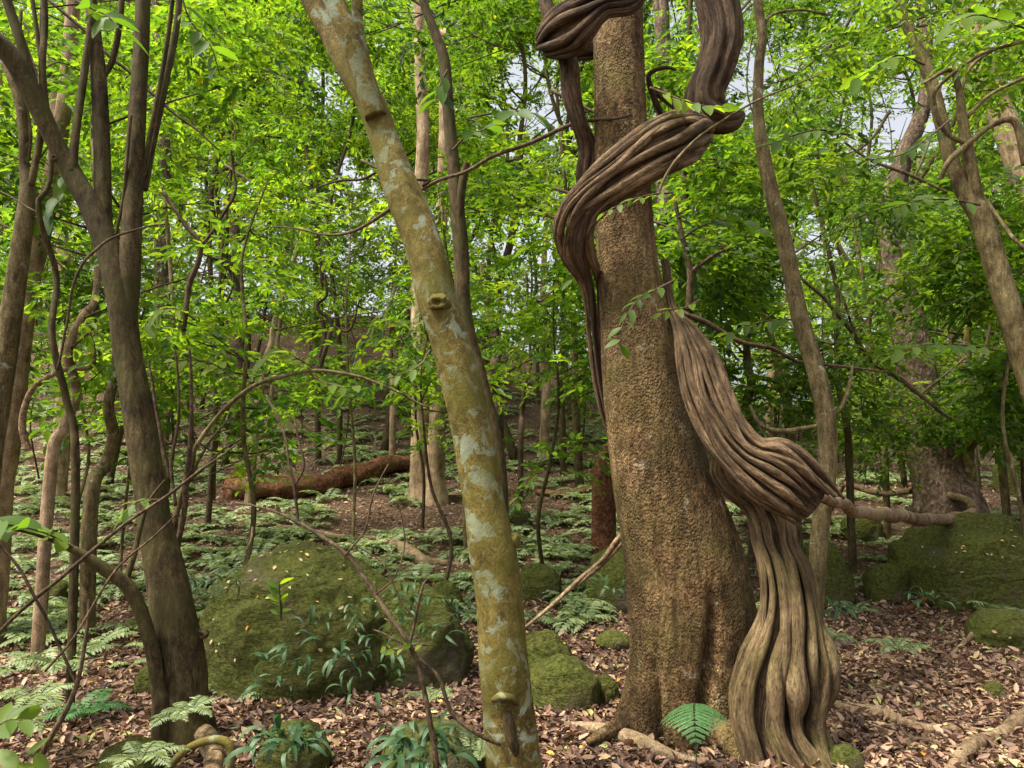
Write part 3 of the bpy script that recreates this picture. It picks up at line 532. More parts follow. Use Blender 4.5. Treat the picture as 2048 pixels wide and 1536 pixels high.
photo_tree("multi_stem_shrub", "pale grey shrub with several thin stems splaying beside the forked tree", 'grey',
    [[(-30, 960, 4.6, 52), (-8, 820, 4.6, 48), (12, 700, 4.6, 42), (32, 560, 4.6, 38), (48, 450, 4.6, 34), (56, 380, 4.6, 30), (48, 330, 4.6, 18), (46, 260, 4.6, 18), (34, 190, 4.6, 17), (10, 130, 4.6, 15), (-20, 70, 4.6, 13)],
     [(58, 385, 4.6, 16), (70, 330, 4.6, 14), (82, 260, 4.6, 14), (80, 190, 4.6, 12), (60, 120, 4.6, 12), (30, 40, 4.6, 10), (10, -40, 4.6, 9)],
     [(62, 370, 4.58, 12), (78, 290, 4.55, 11), (82, 160, 4.52, 10), (84, 20, 4.5, 9), (92, -60, 4.5, 8)], [(52, 340, 4.6, 9), (60, 270, 4.62, 9), (50, 200, 4.64, 8), (38, 120, 4.66, 8), (42, 20, 4.7, 7)]], n=110, seg=22, amp=0.06, rest="stem")
photo_tree("peeling_stump", "light brown peeling trunk at the edge of the fern slope", 'pale',
    [[(-12, 1010, 6.0, 66), (4, 900, 6.0, 60), (22, 800, 6.0, 54), (36, 700, 6.0, 46), (60, 560, 6.0, 40), (100, 380, 6.0, 36), (130, 200, 6.0, 30), (150, -40, 6.0, 26)]], n=90, seg=24, amp=0.12)
# thin stems on the fern slope and further trunks: px base, py base, px top, py top, Y, width, material, label
THIN = [
 (90, 1010, 172, 560, 5.6, 22, 'pale', "thin tan stem standing next to a dark thin stem on the fern slope"),
 (160, 1060, 100, 300, 4.4, 15, 'olive', "thin dark bowed stem close to the forked tree on the fern slope"),
 (185, 1050, 236, 700, 6.2, 26, 'grey', "greyish lichen-dusted thin trunk just behind the forked tree"),
 (338, 900, 350, 620, 9.0, 14, 'grey', "thin mottled stem on the leaf-littered slope behind the forked tree"),
 (420, 900, 440, 480, 9.5, 10, 'twig', "thin crooked dark stem above the leaf-littered slope"),
 (470, 780, 480, 560, 14.0, 34, 'rough', "thick short brown trunk half hidden in the hillside leaves"),
 (500, 880, 545, 640, 11.0, 16, 'pale', "thin tan stem leaning on the hillside"),
 (640, 830, 650, 520, 13.0, 11, 'twig', "thin zigzag dark stem on the hillside"),
 (786, 800, 776, 620, 13.0, 12, 'pale', "thin pale stem beside the pale twin tree"),
 (310, 760, 322, 300, 12.0, 34, 'rough', "grey-pink trunk seen behind the fork of the dark olive tree"),
 (130, 700, 118, 350, 11.0, 30, 'pale', "pale trunk among leaves beyond the multi-stemmed shrub"),
 (1000, 900, 985, 690, 9.5, 30, 'rough', "dark short trunk standing behind the lichen tree among ferns"),
 (1040, 900, 1062, 700, 11.0, 10, 'twig', "thin slanting dark stem among ferns between the two big trunks"),
 (1085, 860, 1090, 560, 14.0, 18, 'pale', "pale thin trunk in the leafy gap between the two big trunks"),
 (1128, 870, 1120, 600, 13.0, 13, 'olive', "thin brown sapling stem in the leafy gap between the two big trunks"),
 (1160, 900, 1150, 540, 12.0, 16, 'olive', "brown thin stem close to the liana's climbing strand"),
 (1206, 960, 1214, 900, 8.5, 44, 'rot', "reddish smooth stump peeking out behind the big trunk"),
 (1500, 900, 1490, 640, 8.0, 20, 'rough', "dark stem behind the liana's draped loop"),
 (1590, 900, 1550, 680, 8.5, 20, 'grey', "brown stem curving up behind the slender tree"),
 (1700, 1000, 1660, 560, 8.0, 14, 'olive', "thin brown stem close beside the slender tree"),
 (1770, 960, 1730, 600, 9.5, 12, 'grey', "thin grey stem beside the rough thick trunk"),
 (1955, 960, 1925, 720, 9.0, 26, 'lichen', "mossy yellow-green stem between the rough trunk and the faceted rock"),
 (1930, 960, 1935, 760, 10.0, 14, 'pale', "pale thin stem between the rough trunk and the mossy stem"),
 (2010, 940, 1985, 700, 10.5, 14, 'grey', "thin grey sapling beyond the faceted mossy rock"),
 (1400, 800, 1372, 300, 7.5, 18, 'olive', "thin stem rising behind the liana with leaves around it"),
]
for k, (bx, by, tx, ty, Y, wd, mt, lab) in enumerate(THIN):
    rg = np.random.default_rng(100 + k); g0 = P(bx, by, Y); zb = gz(g0[0], Y)
    d = P(tx, ty, Y) - g0
    t = np.linspace(0, 1, 7); wob = 0.022 * np.linalg.norm(d) * np.sin(np.cumsum(rg.normal(size=7)) * 1.0) * (t > 0)
    pts = g0 + d * t[:, None]; pts[:, 0] += wob; pts[:, 1] += rg.normal(size=7) * 0.05
    pts[0, 2] = min(pts[0, 2], zb - 0.05) if pts[0, 2] > zb else pts[0, 2]
    if g0[2] > zb - .1: pts = np.vstack([[g0[0], Y, zb - .15], pts[1:]])
    ext = pts[-1] + d * (0.8 if mt != 'rot' else .05) + np.array([rg.normal() * .2, 0, 0]) * (mt != 'rot')
    pts = np.vstack([pts, ext]); r = M(wd / 2, Y) * np.linspace(1.15, 0.55, 8)
    s_ = spline(np.c_[pts, r], 70); v, f, uv = stem(s_[:, :3], s_[:, 3], 14, 0.1, k)
    b = np.array([g0[0], Y, zb]); nm = "stump" if mt == 'rot' else "thin_tree"
    t_ = thing(nm, b, lab, "stump" if mt == 'rot' else "tree"); obj("trunk", mesh("trunk", v - b, f, MT[mt], uv), t_)
    if mt == 'rot': continue
    # twigs and a sparse crown
    lum = []
    for q in range(5):
        u = rg.uniform(0.45, 1.0); p0 = s_[int(u * 69), :3]; dd = np.array([rg.normal(), rg.normal() * .6, 0.5]); L = rg.uniform(.4, 1.0)
        pp = spline(np.array([p0, p0 + dd * L * .5 + rg.normal(size=3) * .06, p0 + dd * L * np.array([1, 1, .8])]), 12)
        v, f, uv = stem(pp, np.linspace(r[-1] * .5, .003, 12), 5, 0.05); obj("twig", mesh("twig", v - b, f, MT['twig'], uv), t_); lum.append([*pp[-1], rg.uniform(.25, .45)])
    obj("crown", crown_mesh("crown", rg, lum, 70, 10, 0.085, MT['leaf'], LEAF6, 0.42, 0.3, 0.5, b), t_)

# ------------------------------------------------------------------ the forest behind: each tree with trunk, limbs and crown
def wild_tree(name, x, y, h, r, cr, z0, nspray, K, leaf, mt, leafm, label, group, seed, tpl, tone=0.45, lean=0.06, L=0.34, nl=9):
    rg = np.random.default_rng(seed); b = np.array([x, y, gz(x, y)]); t = thing(name, b, label, "tree", group)
    top = np.array([rg.normal() * lean * h, rg.normal() * lean * h, h]); k = np.linspace(0, 1, 6)
    pts = top * k[:, None] + np.c_[rg.normal(size=(6, 2)) * 0.03 * h * (k > 0)[:, None], np.zeros(6)]; pts[0, 2] = -0.1
    s_ = spline(np.c_[pts, r * np.linspace(1.15, .3, 6)], 40); v, f, uv = stem(s_[:, :3], s_[:, 3], 10, 0.1, seed % 97)
    obj("trunk", mesh("trunk", v, f, MT[mt], uv), t)
    lum = []
    for q in range(nl):
        u = rg.uniform(z0, 1.0); p0 = s_[min(39, int(u * 39)), :3]; a = rg.uniform(0, 6.283); rr = cr * rg.uniform(.35, 1.0) * (1.15 - 0.5 * u)
        e = p0 + np.array([math.cos(a) * rr, math.sin(a) * rr, rr * rg.uniform(.0, .6)])
        pp = spline(np.array([p0, (p0 + e) / 2 + rg.normal(size=3) * .1 * rr, e]), 7); r0 = float(s_[min(39, int(u * 39)), 3])
        v, f, uv = stem(pp, np.linspace(r0 * .55, .006, 7), 5, 0.05); obj("limb", mesh("limb", v, f, MT['twig'], uv), t); lum.append([*e, cr * rg.uniform(.28, .52)])
    obj("crown", crown_mesh("crown", rg, lum, nspray, K, leaf, leafm, tpl, 0.44, L, tone, gap_at=b), t)
    return t
FOREST = []
rg = np.random.default_rng(5)
def fits(x, y, dmin):
    for (a, b_) in FOREST:
        if (a - x) ** 2 + (b_ - y) ** 2 < dmin ** 2: return False
    return True
MARKS = [(-150, "beyond the peeling trunk"), (90, "behind the multi-stemmed shrub"), (270, "behind the forked tree"), (440, "uphill of the big domed boulder"), (620, "uphill of the rotting log"), (780, "just short of the pale twin tree's far side"), (900, "behind the slim dark stem"),
         (1060, "in the gap between the two big trunks"), (1240, "behind the big twined trunk"), (1430, "behind the draped liana"), (1600, "behind the slender tree"), (1740, "between the slender tree and the rough trunk"), (1860, "behind the rough trunk"), (2000, "behind the leaning forked tree"), (2200, "beyond the faceted rock")]
MARKS[5] = (780, "close to the pale twin tree")
def where(x, y):
    px = 1024 + FPX * x / y; return min(MARKS, key=lambda m: abs(m[0] - px))[1]
BARKN = {'olive': "dark-stemmed", 'grey': "grey-stemmed", 'pale': "tan-stemmed", 'twig': "black-stemmed"}
cnt = 0
while cnt < 64:
    y = 9.6 + 17 * rg.random() ** .8; x = rg.uniform(-0.78, 0.78) * y
    if not fits(x, y, 1.4) or (y < 10.5 and 1680 < 1024 + FPX * x / y < 1960) or (y < 12.8 and 250 < 1024 + FPX * x / y < 1260): continue
    FOREST.append((x, y)); cnt += 1
    px = 1024 + FPX * x / y; bright = px < 1150 or rg.random() < .35; bk = ['olive', 'grey', 'olive', 'pale'][rg.integers(4)]  # left-hand crowns take the brighter leaf colour, standing in for stronger light there
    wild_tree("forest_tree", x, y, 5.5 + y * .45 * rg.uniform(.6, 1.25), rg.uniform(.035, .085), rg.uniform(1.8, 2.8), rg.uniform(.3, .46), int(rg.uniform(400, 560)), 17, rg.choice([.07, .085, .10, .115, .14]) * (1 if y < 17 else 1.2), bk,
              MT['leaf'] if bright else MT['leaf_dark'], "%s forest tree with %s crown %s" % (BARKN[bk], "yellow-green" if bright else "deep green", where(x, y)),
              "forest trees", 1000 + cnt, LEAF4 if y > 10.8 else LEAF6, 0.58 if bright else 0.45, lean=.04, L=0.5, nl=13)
cnt = 0
while cnt < 60:
    y = rg.uniform(6.8, 20); x = rg.uniform(-0.75, 0.75) * y
    if not fits(x, y, 0.8) or (y < 9.6 and 1680 < 1024 + FPX * x / y < 1960): continue
    FOREST.append((x, y)); cnt += 1
    right = x > 0.13 * y; bk = ['twig', 'grey', 'olive'][rg.integers(3)]
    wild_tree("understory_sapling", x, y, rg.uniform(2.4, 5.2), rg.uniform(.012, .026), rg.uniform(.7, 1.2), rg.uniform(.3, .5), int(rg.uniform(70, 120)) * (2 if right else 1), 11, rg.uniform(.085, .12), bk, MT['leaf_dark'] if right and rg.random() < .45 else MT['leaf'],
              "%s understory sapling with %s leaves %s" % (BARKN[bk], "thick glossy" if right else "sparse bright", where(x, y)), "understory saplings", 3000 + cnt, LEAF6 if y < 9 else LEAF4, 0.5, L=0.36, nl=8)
# far wood that reads as one mass
rgf = np.random.default_rng(77); n = 18000
yy = rgf.uniform(27, 46, n); xx = rgf.uniform(-.85, .85, n) * yy; zz = gz_arr(xx, yy) + rgf.uniform(0.2, .66, n) * yy * rgf.random(n) ** .8
keep = fbm(np.stack([xx * .22, yy * .12, zz * .25], 1), 3, 8) > -0.12
c = np.stack([xx, yy, zz], 1)[keep]; c = c[~in_gap(c, rgf)]; v, f, t = sprays(rgf, c, rdir(rgf, len(c)) * [1, 1, .4], 12, 1.1, 0.30, 0.45, LEAF4, 0.5 + rgf.normal(size=len(c)) * .15)
prop(obj("far_forest", mesh("far_forest", v, f, MT['leaf_far'], None, t, smooth=False)), "pale green wood far up the hillside", "forest", kind="stuff")

# ------------------------------------------------------------------ rocks
def icos(sub):
    import bmesh
    bm = bmesh.new(); bmesh.ops.create_icosphere(bm, subdivisions=sub, radius=1.0); bm.verts.ensure_lookup_table()
    v = np.array([p.co[:] for p in bm.verts]); f = np.array([[q.index for q in p.verts] for p in bm.faces]); bm.free(); return v, f
ICO = {k: icos(k) for k in (4, 5, 6)}
ROCKS = []
def rock(px0, px1, py_top, py_base, label, seed, m='rock', sub=5, depth=0.8, rough=0.22, facet=0.0, sink=0.25, tilt=0.0, layers=0.0, name="rock", Y=None, planes=()):
    pc = (px0 + px1) / 2; g = G(pc, py_base); Yc = g[1] if Y is None else Y
    wdt = M(px1 - px0, Yc) / 2; Yc += wdt * depth * 0.75; wdt = M(px1 - px0, Yc) / 2
    zt = P(pc, py_top, Yc)[2]; zb = gz(P(pc, py_base, Yc)[0], Yc); h = max(0.05, zt - zb)
    c = np.array([P(pc, py_base, Yc)[0], Yc, zb]); v, f = ICO[sub]; v = v.copy(); rg = np.random.default_rng(seed)
    d = 1 + rough * fbm(v * 1.3 + seed, 3, seed) + rough * .35 * fbm(v * 4 + seed, 4, seed + 3)
    if facet:
        for _ in range(9):
            nrm = unit(rg.normal(size=3)); lim = rg.uniform(.62, .9); e = (v * d[:, None]) @ nrm; over = e > lim
            d[over] *= (lim / e[over]) ** facet
    v = v * d[:, None]
    for nrm, lim in planes:
        nrm = unit(np.array(nrm, float)); e = v @ nrm; over = np.clip(e - lim, 0, None); v = v - over[:, None] * nrm * 0.94
    v = v * (1 + .05 * fbm(v * 5 + seed, 4, seed + 8) + .02 * fbm(v * 16, 3, seed))[:, None]
    if layers:
        rr_ = np.stack([v[:, 0] * .85 + v[:, 2] * .5, v[:, 1], (v[:, 2] * .85 - v[:, 0] * .5) * 4.5], 1); v = v * (1 + .05 * (np.abs(fbm(rr_ * 2.6, 3, seed + 1)) - .3) + .02 * fbm(rr_ * 7, 3, seed + 2))[:, None]
        v[:, 2] += layers * np.abs(np.sin(v[:, 2] * 11 + v[:, 0] * 2.5 + fbm(v * 2, 2, 4))) * 0.5
    v = np.sign(v) * np.abs(v) ** 0.88; v = v * np.array([wdt, wdt * depth, h * 0.8])
    ca, sa = math.cos(tilt), math.sin(tilt); v = np.stack([v[:, 0] * ca - v[:, 2] * sa, v[:, 1], v[:, 0] * sa + v[:, 2] * ca], 1)
    v[:, 2] += h - v[:, 2].max()
    o = obj(name, mesh(name, v, f, MT[m]), None, c); prop(o, label, "rock", "mossy rocks"); ROCKS.append((o, v + c)); return o
rock(408, 790, 1080, 1392, "big domed boulder covered in green moss and scattered fallen leaves", 3, sub=6, depth=.9, rough=.14, sink=.42, name="boulder", planes=(((.6, -.2, .75), .84), ((-.5, -.3, .8), .93)), layers=0.07)
rock(690, 945, 1160, 1375, "dark fern-hung lower shoulder of stone beside the big domed boulder", 8, 'rock_bare', 6, .8, .2, sink=.35, facet=.4, name="boulder")
rock(1030, 1150, 1258, 1400, "rounded mossy rock with pale lichen spots beside the lichen tree", 12, sub=5, depth=.9, sink=.4)
rock(1050, 1205, 1308, 1424, "cracked mossy slab leaning between the lichen tree and the big trunk", 15, sub=5, depth=.7, sink=.4, tilt=-.15, facet=.4)
rock(1180, 1240, 1348, 1408, "small rounded mossy rock tight against the cracked mossy slab", 16, sub=5, depth=.9, sink=.4)
rock(1022, 1125, 1128, 1205, "low mossy wedge of rock under a pale dead branch", 19, sub=5, facet=.5, sink=.3)
rock(855, 922, 1160, 1224, "small mossy knob of rock behind the boulder's fern-hung shoulder", 21, sub=5, sink=.3)
rock(1788, 2110, 1028, 1232, "large faceted mossy rock with slanting ledges", 27, 'rock_mid', 6, .8, .18, facet=.9, sink=.3, tilt=.12, layers=.16, planes=(((-.42, -.3, .85), .42), ((-.15, -1, .12), .5), ((.55, -.7, .35), .55), ((-.9, -.4, .1), .62)))
rock(1732, 1815, 1126, 1205, "round mossy rock nestled against the large faceted rock", 31, sub=5, sink=.3)
rock(1935, 2080, 1216, 1300, "low mossy rock with an orange leaf on top below the faceted rock", 33, sub=5, sink=.3, facet=.4)
rock(185, 320, 1478, 1570, "flat mossy rock at the foot of the looping root", 36, sub=5, sink=.3, facet=.4)
rock(520, 655, 1442, 1560, "mossy lump of rock sprouting strap ferns in front of the big domed boulder", 39, sub=5, sink=.3)
rock(770, 960, 1440, 1570, "brown stone half buried under strap ferns beside the lichen tree's foot", 42, 'rock_bare', 5, sink=.3, facet=.5)
rock(1170, 1290, 1090, 1225, "dark mossy rock tucked behind the foot of the big trunk", 45, 'rock_bare', 5, sink=.3, facet=.3)
rock(1600, 1700, 1075, 1215, "green mossy rock standing behind the slender tree's foot", 48, sub=5, sink=.3, facet=.5)
rock(1685, 1765, 1032, 1085, "low mossy rock beneath the bent fallen vine", 51, sub=5, sink=.3)
rock(1655, 1725, 1488, 1545, "small tan stone beside the liana's root", 54, 'rock_bare', 4, sink=.3)
rock(1190, 1260, 1262, 1300, "tiny moss-flecked stone in the leaf litter left of the big trunk".replace("left of", "beside"), 57, sub=4, sink=.3)
rock(1968, 2006, 1362, 1396, "small dark green stone lying in open leaf litter", 58, sub=4, sink=.3)
rock(270, 318, 1330, 1392, "little mossy stone behind the crooked side stem's foot", 60, sub=4, sink=.3)
rock(440, 520, 1372, 1402, "flat tan stone in the litter in front of the big domed boulder", 62, 'rock_bare', 4, sink=.3)
rock(240, 290, 1236, 1276, "mossy stone lump in the litter between the crooked stem and ferns", 63, sub=4, sink=.3)
rock(60, 140, 1160, 1210, "low greenish rock among the ferns near the multi-stemmed shrub", 64, sub=4, sink=.3)
rock(1000, 1060, 1010, 1060, "grey-green rock half covered by ferns behind the lichen tree", 65, 'rock_bare', 4, sink=.3)
rock(2000, 2110, 900, 990, "dark rocky bank beneath the far saplings", 66, 'rock_bare', 5, sink=.2, facet=.4)

# ------------------------------------------------------------------ fallen logs, roots and dead branches
def ground_stick(name, label, cat, mt, rows, n=70, seg=16, amp=0.12, seed=0, lift=0.3, extra=(), jit=0.01, group=None):
    """rows: px, py, width px (centre line lies on the ground where the photo shows it), optional 4th: extra height in metres"""
    q = []
    for r in rows:
        g = G(r[0], r[1]); Y = g[1]; rad = M(r[2] / 2, Y); q.append([g[0], Y, g[2] + rad * lift + (r[3] if len(r) > 3 else 0), rad])
    s_ = spline(np.array(q), n); s_[:, :3] += jit * np.stack([noise(np.stack([s_[:, 0] * 6, s_[:, 1] * 6, s_[:, 0] * 0 + seed + k], 1), k) for k in range(3)], 1)
    v, f, uv = stem(s_[:, :3], s_[:, 3], seg, amp, seed); b = np.array(q[0][:3]); b[2] = gz(b[0], b[1])
    t = thing(name, b, label, cat, group); obj("wood", mesh("wood", v - b, f, MT[mt], uv), t)
    for e in extra:
        s2, (v, f, uv) = pxstem(e, 30, 10, 0.1, seed); obj("side_branch", mesh("side_branch", v - b, f, MT[mt], uv), t)
    return t
ground_stick("fallen_log", "rotting reddish-brown log lying across the fern bed", "log", 'rot', [(458, 992, 44), (500, 998, 44), (560, 996, 42), (640, 990, 42), (700, 972, 42), (760, 952, 38), (815, 940, 26)], 120, 26, .3, 3, 1.0, jit=.03)
LOG = np.array([G(*p)[:2] for p in ((458, 992), (510, 998), (560, 996), (600, 993), (640, 990), (700, 972), (760, 952), (815, 940))])
t = thing("log_snag", G(470, 990), "upright jagged red-brown snag at the end of the rotting log", "log"); b = np.array(t.location)
g = G(468, 995); s_, (v, f, uv) = pxstem([(462, 1000, g[1], 40), (464, 975, g[1], 34), (468, 955, g[1], 20), (466, 940, g[1], 8)], 40, 20, .35, 2); obj("wood", mesh("wood", v - b, f, MT['rot'], uv), t)
ground_stick("fallen_log", "short reddish rotting log among ferns behind the lichen tree", "log", 'rot', [(1075, 990, 16), (1120, 996, 18), (1165, 992, 18), (1200, 985, 14)], 50, 16, .25, 6, .6)
ground_stick("dead_branch", "long pale dead branch lying behind the boulder's crest", "branch", 'dead', [(470, 1048, 7, .05), (530, 1060, 9, .05), (600, 1068, 10, .04), (680, 1082, 11, .04), (740, 1086, 12, .03), (820, 1085, 12)], 90, 12, .12, 9, extra=([(505, 1055, 5.9, 5), (503, 1075, 5.85, 5), (494, 1100, 5.8, 4)],))
ground_stick("dead_branch", "thick crooked dead root arching beyond the boulder to the lichen tree", "branch", 'dead', [(700, 1112, 12), (760, 1094, 16, .03), (810, 1108, 24, .03), (850, 1128, 24), (900, 1132, 14), (960, 1140, 10), (1010, 1150, 8)], 90, 16, .2, 12)
ground_stick("dead_branch", "pale twig pile line running along the boulder's far side", "branch", 'dead', [(380, 1126, 9), (440, 1116, 9), (500, 1102, 8), (545, 1086, 6), (580, 1072, 5)], 60, 10, .15, 13)
ground_stick("dead_branch", "short pale dead root under the fern-hung shoulder of stone", "branch", 'dead', [(870, 1212, 10), (915, 1225, 16), (950, 1240, 12), (985, 1250, 10)], 50, 14, .15, 14)
ground_stick("dead_branch", "pale bent dead branch resting on the low mossy wedge of rock", "branch", 'dead', [(1025, 1186, 12, .04), (1055, 1178, 13, .05), (1085, 1172, 13, .05), (1125, 1176, 10, .03)], 50, 14, .12, 15)
ground_stick("bark_plank", "flat split dead root lying in litter in front of the big trunk", "branch", 'dead', [(1128, 1462, 16, .02), (1180, 1466, 22, .02), (1235, 1484, 32, .02), (1300, 1508, 30, .01), (1370, 1526, 20), (1440, 1540, 10)], 80, 20, .25, 17)
ground_stick("surface_root", "long winding tan root crossing the open litter beyond the liana's foot", "root", 'dead', [(1640, 1412, 20), (1700, 1422, 20), (1760, 1434, 26), (1810, 1456, 24), (1880, 1464, 18), (1940, 1466, 13), (1990, 1466, 10)], 90, 16, .15, 19)
ground_stick("surface_root", "thick tan root slanting out of the litter with a side stub", "root", 'dead', [(1890, 1570, 30), (1920, 1525, 30), (1960, 1490, 30), (2000, 1476, 28), (2040, 1450, 32), (2080, 1435, 34)], 70, 18, .12, 21)
ground_stick("surface_root", "thin straight dead stick in the litter between the two tan roots", "root", 'dead', [(1760, 1494, 12), (1830, 1490, 13), (1900, 1494, 11), (1935, 1500, 8)], 50, 10, .1, 22)
ground_stick("dead_branch", "thin arching dead branch lying against the low mossy rock", "branch", 'dead', [(1840, 1322, 8), (1890, 1318, 9), (1935, 1294, 10, .04), (1970, 1272, 11, .08), (2010, 1262, 12, .10), (2060, 1272, 11, .08)], 70, 12, .08, 23)
ground_stick("fallen_log", "dark dead log slanting down the litter beneath the round mossy rock", "log", 'rough', [(1690, 1186, 16), (1720, 1208, 20), (1752, 1226, 22), (1785, 1246, 22)], 60, 16, .2, 25)
ground_stick("dead_branch", "straight red-brown stick propped across the dark dead log", "branch", 'rot', [(1788, 1236, 9, .03), (1830, 1222, 11, .04), (1862, 1210, 10, .05)], 40, 12, .1, 26)
ground_stick("fallen_log", "short brown log end beside the liana's foot", "log", 'rough', [(1630, 1296, 28), (1665, 1296, 28), (1702, 1290, 24)], 40, 18, .15, 27)
t = thing("surface_root", G(352, 1540), "looping yellowish root arching out of the litter", "root"); b = np.array(t.location)
s_, (v, f, uv) = pxstem([(300, 1590, 3.72, 15), (340, 1532, 3.72, 14), (378, 1496, 3.72, 15), (422, 1480, 3.72, 16), (454, 1486, 3.72, 17), (463, 1514, 3.72, 16), (448, 1575, 3.72, 17), (445, 1600, 3.72, 17)], 80, 16, .1, 29); obj("wood", mesh("wood", v - b, f, MT['lichen'], uv), t)
ground_stick("root_stump", "pale broken root stump inside the looping root", "root", 'dead', [(425, 1565, 40), (422, 1525, 38, .02), (410, 1498, 36, .04), (395, 1480, 20, .04)], 50, 22, .3, 31)
# the bent fallen vine beyond the liana's tip, and the thin vine leaning on the big trunk
t = thing("fallen_vine", P(1945, 1020, 8.0), "brown vine stem running out from the liana's tip and doubling back", "vine"); b = np.array(t.location)
s_, (v, f, uv) = pxstem([(1600, 985, 4.1, 20), (1660, 1004, 4.25, 22), (1720, 1022, 5.0, 24), (1790, 1032, 6.0, 25), (1850, 1040, 6.8, 24), (1910, 1036, 7.5, 20), (1945, 1020, 8.0, 17), (1940, 1002, 8.4, 16), (1890, 988, 8.8, 16), (1830, 980, 9.2, 13), (1760, 985, 9.5, 11), (1690, 968, 9.8, 11)], 160, 18, .07, 33, 0.02)
obj("wood", mesh("wood", v - b, f, MT['dead'], uv), t)
t = thing("dead_vine", P(1050, 1256, 4.5), "thin pale dead vine slanting from the litter up to the big trunk", "vine"); b = np.array(t.location)
for nm, rw in (("wood", [(1050, 1256, 4.75, 7), (1100, 1214, 4.75, 8), (1160, 1158, 4.75, 9), (1205, 1120, 4.7, 10), (1235, 1080, 4.65, 12), (1256, 1062, 4.6, 12)]), ("side_stem", [(1150, 1175, 4.76, 5), (1190, 1140, 4.72, 10), (1225, 1108, 4.68, 8), (1250, 1080, 4.6, 6)])):
    s_, (v, f, uv) = pxstem(rw, 60, 12, .12, 35); obj(nm, mesh(nm, v - b, f, MT['dead'], uv), t)

# ------------------------------------------------------------------ bare twiggy shrubs and hanging branches (px, py, Y, width)
def shrub(name, label, cat, mt, stems, first="stem", rest="twig", seg=8):
    r0 = stems[0][0]; b = P(r0[0], r0[1], r0[2]); t = thing(name, b, label, cat)
    for k, rw in enumerate(stems):
        s_, (v, f, uv) = pxstem(rw, 50, seg, .08, 3 * k + 1, 0.012); nm = first if k == 0 else rest
        obj(nm, mesh(nm, v - b, f, MT[mt], uv), t)
    return t, b
yf = 3.3
shrub("dead_shrub", "bare dark twiggy shrub sprawling in front of the boulder", "shrub", 'twig',
      [[(872, 1600, yf, 12), (868, 1500, yf, 11), (850, 1380, yf, 10), (830, 1310, yf, 10), (790, 1245, yf, 9), (740, 1165, yf + .05, 9), (690, 1105, yf + .1, 8), (640, 1070, yf + .15, 8), (590, 1040, yf + .2, 7), (540, 1020, yf + .25, 5), (470, 1005, yf + .3, 4)],
       [(835, 1315, yf, 8), (870, 1350, yf, 8), (905, 1425, yf, 8), (960, 1470, yf + .02, 8), (1000, 1490, yf + .05, 7)],
       [(822, 1300, yf, 6), (835, 1240, yf, 6), (845, 1170, yf, 5), (858, 1150, yf, 3)], [(690, 1108, yf + .1, 5), (730, 1060, yf + .12, 4), (745, 990, yf + .15, 4), (775, 930, yf + .2, 3)],
       [(600, 1045, yf + .2, 6), (590, 970, yf + .22, 6), (575, 920, yf + .25, 5), (560, 850, yf + .3, 5), (535, 790, yf + .35, 3)], [(590, 970, yf + .22, 5), (610, 930, yf + .25, 5), (600, 880, yf + .3, 4), (590, 830, yf + .35, 3)],
       [(820, 1290, yf, 4), (770, 1270, yf, 4), (745, 1262, yf, 3)], [(755, 1185, yf + .04, 4), (790, 1150, yf, 3), (812, 1080, yf, 3), (800, 1010, yf, 2)], [(835, 1250, yf, 4), (800, 1200, yf, 3), (770, 1130, yf, 3), (700, 1080, yf, 2)]])
shrub("dead_shrub", "bare thin sapling leaning across the litter at the forked tree's foot", "shrub", 'twig',
      [[(40, 1600, 3.35, 13), (90, 1500, 3.35, 12), (130, 1430, 3.35, 11), (152, 1370, 3.35, 10), (165, 1320, 3.35, 8), (178, 1250, 3.36, 7), (180, 1200, 3.38, 5)], [(152, 1372, 3.35, 6), (120, 1300, 3.33, 6), (80, 1215, 3.3, 6), (40, 1140, 3.28, 6), (0, 1090, 3.25, 5), (-30, 1060, 3.2, 5)]])
shrub("dead_shrub", "long thin straight twig slanting up across the forked tree's trunk", "shrub", 'twig',
      [[(-20, 1290, 3.3, 8), (60, 1210, 3.32, 8), (160, 1125, 3.35, 8), (260, 1040, 3.4, 7), (340, 985, 3.45, 6), (410, 930, 3.5, 5), (470, 890, 3.55, 3)], [(90, 1345, 3.3, 5), (160, 1260, 3.3, 5), (230, 1145, 3.32, 5), (300, 1080, 3.35, 4), (355, 1030, 3.4, 3)]])
shrub("arching_branch", "long bare grey branch arching over the fern slope", "branch", 'grey',
      [[(345, 1060, 4.6, 12), (365, 980, 4.6, 11), (390, 900, 4.6, 10), (440, 830, 4.6, 9), (500, 780, 4.6, 9), (570, 752, 4.6, 8), (640, 744, 4.6, 7), (720, 752, 4.6, 6), (800, 785, 4.6, 5), (860, 815, 4.6, 4)]])
shrub("bare_bush", "bare many-stemmed bush growing tight behind the forked tree", "shrub", 'twig',
      [[(352, 1130, 4.4, 12), (368, 1010, 4.4, 12), (380, 900, 4.4, 11), (384, 820, 4.4, 8), (380, 700, 4.4, 5)], [(350, 1010, 4.38, 7), (340, 930, 4.4, 7), (350, 880, 4.42, 7), (358, 820, 4.44, 6), (352, 700, 4.45, 4)], [(372, 985, 4.4, 7), (395, 930, 4.42, 6), (420, 880, 4.45, 5), (455, 840, 4.5, 3)], [(340, 960, 4.4, 8), (325, 880, 4.4, 8), (312, 800, 4.42, 7), (296, 720, 4.45, 5)], [(378, 960, 4.4, 5), (440, 905, 4.4, 5), (480, 880, 4.4, 3)]])
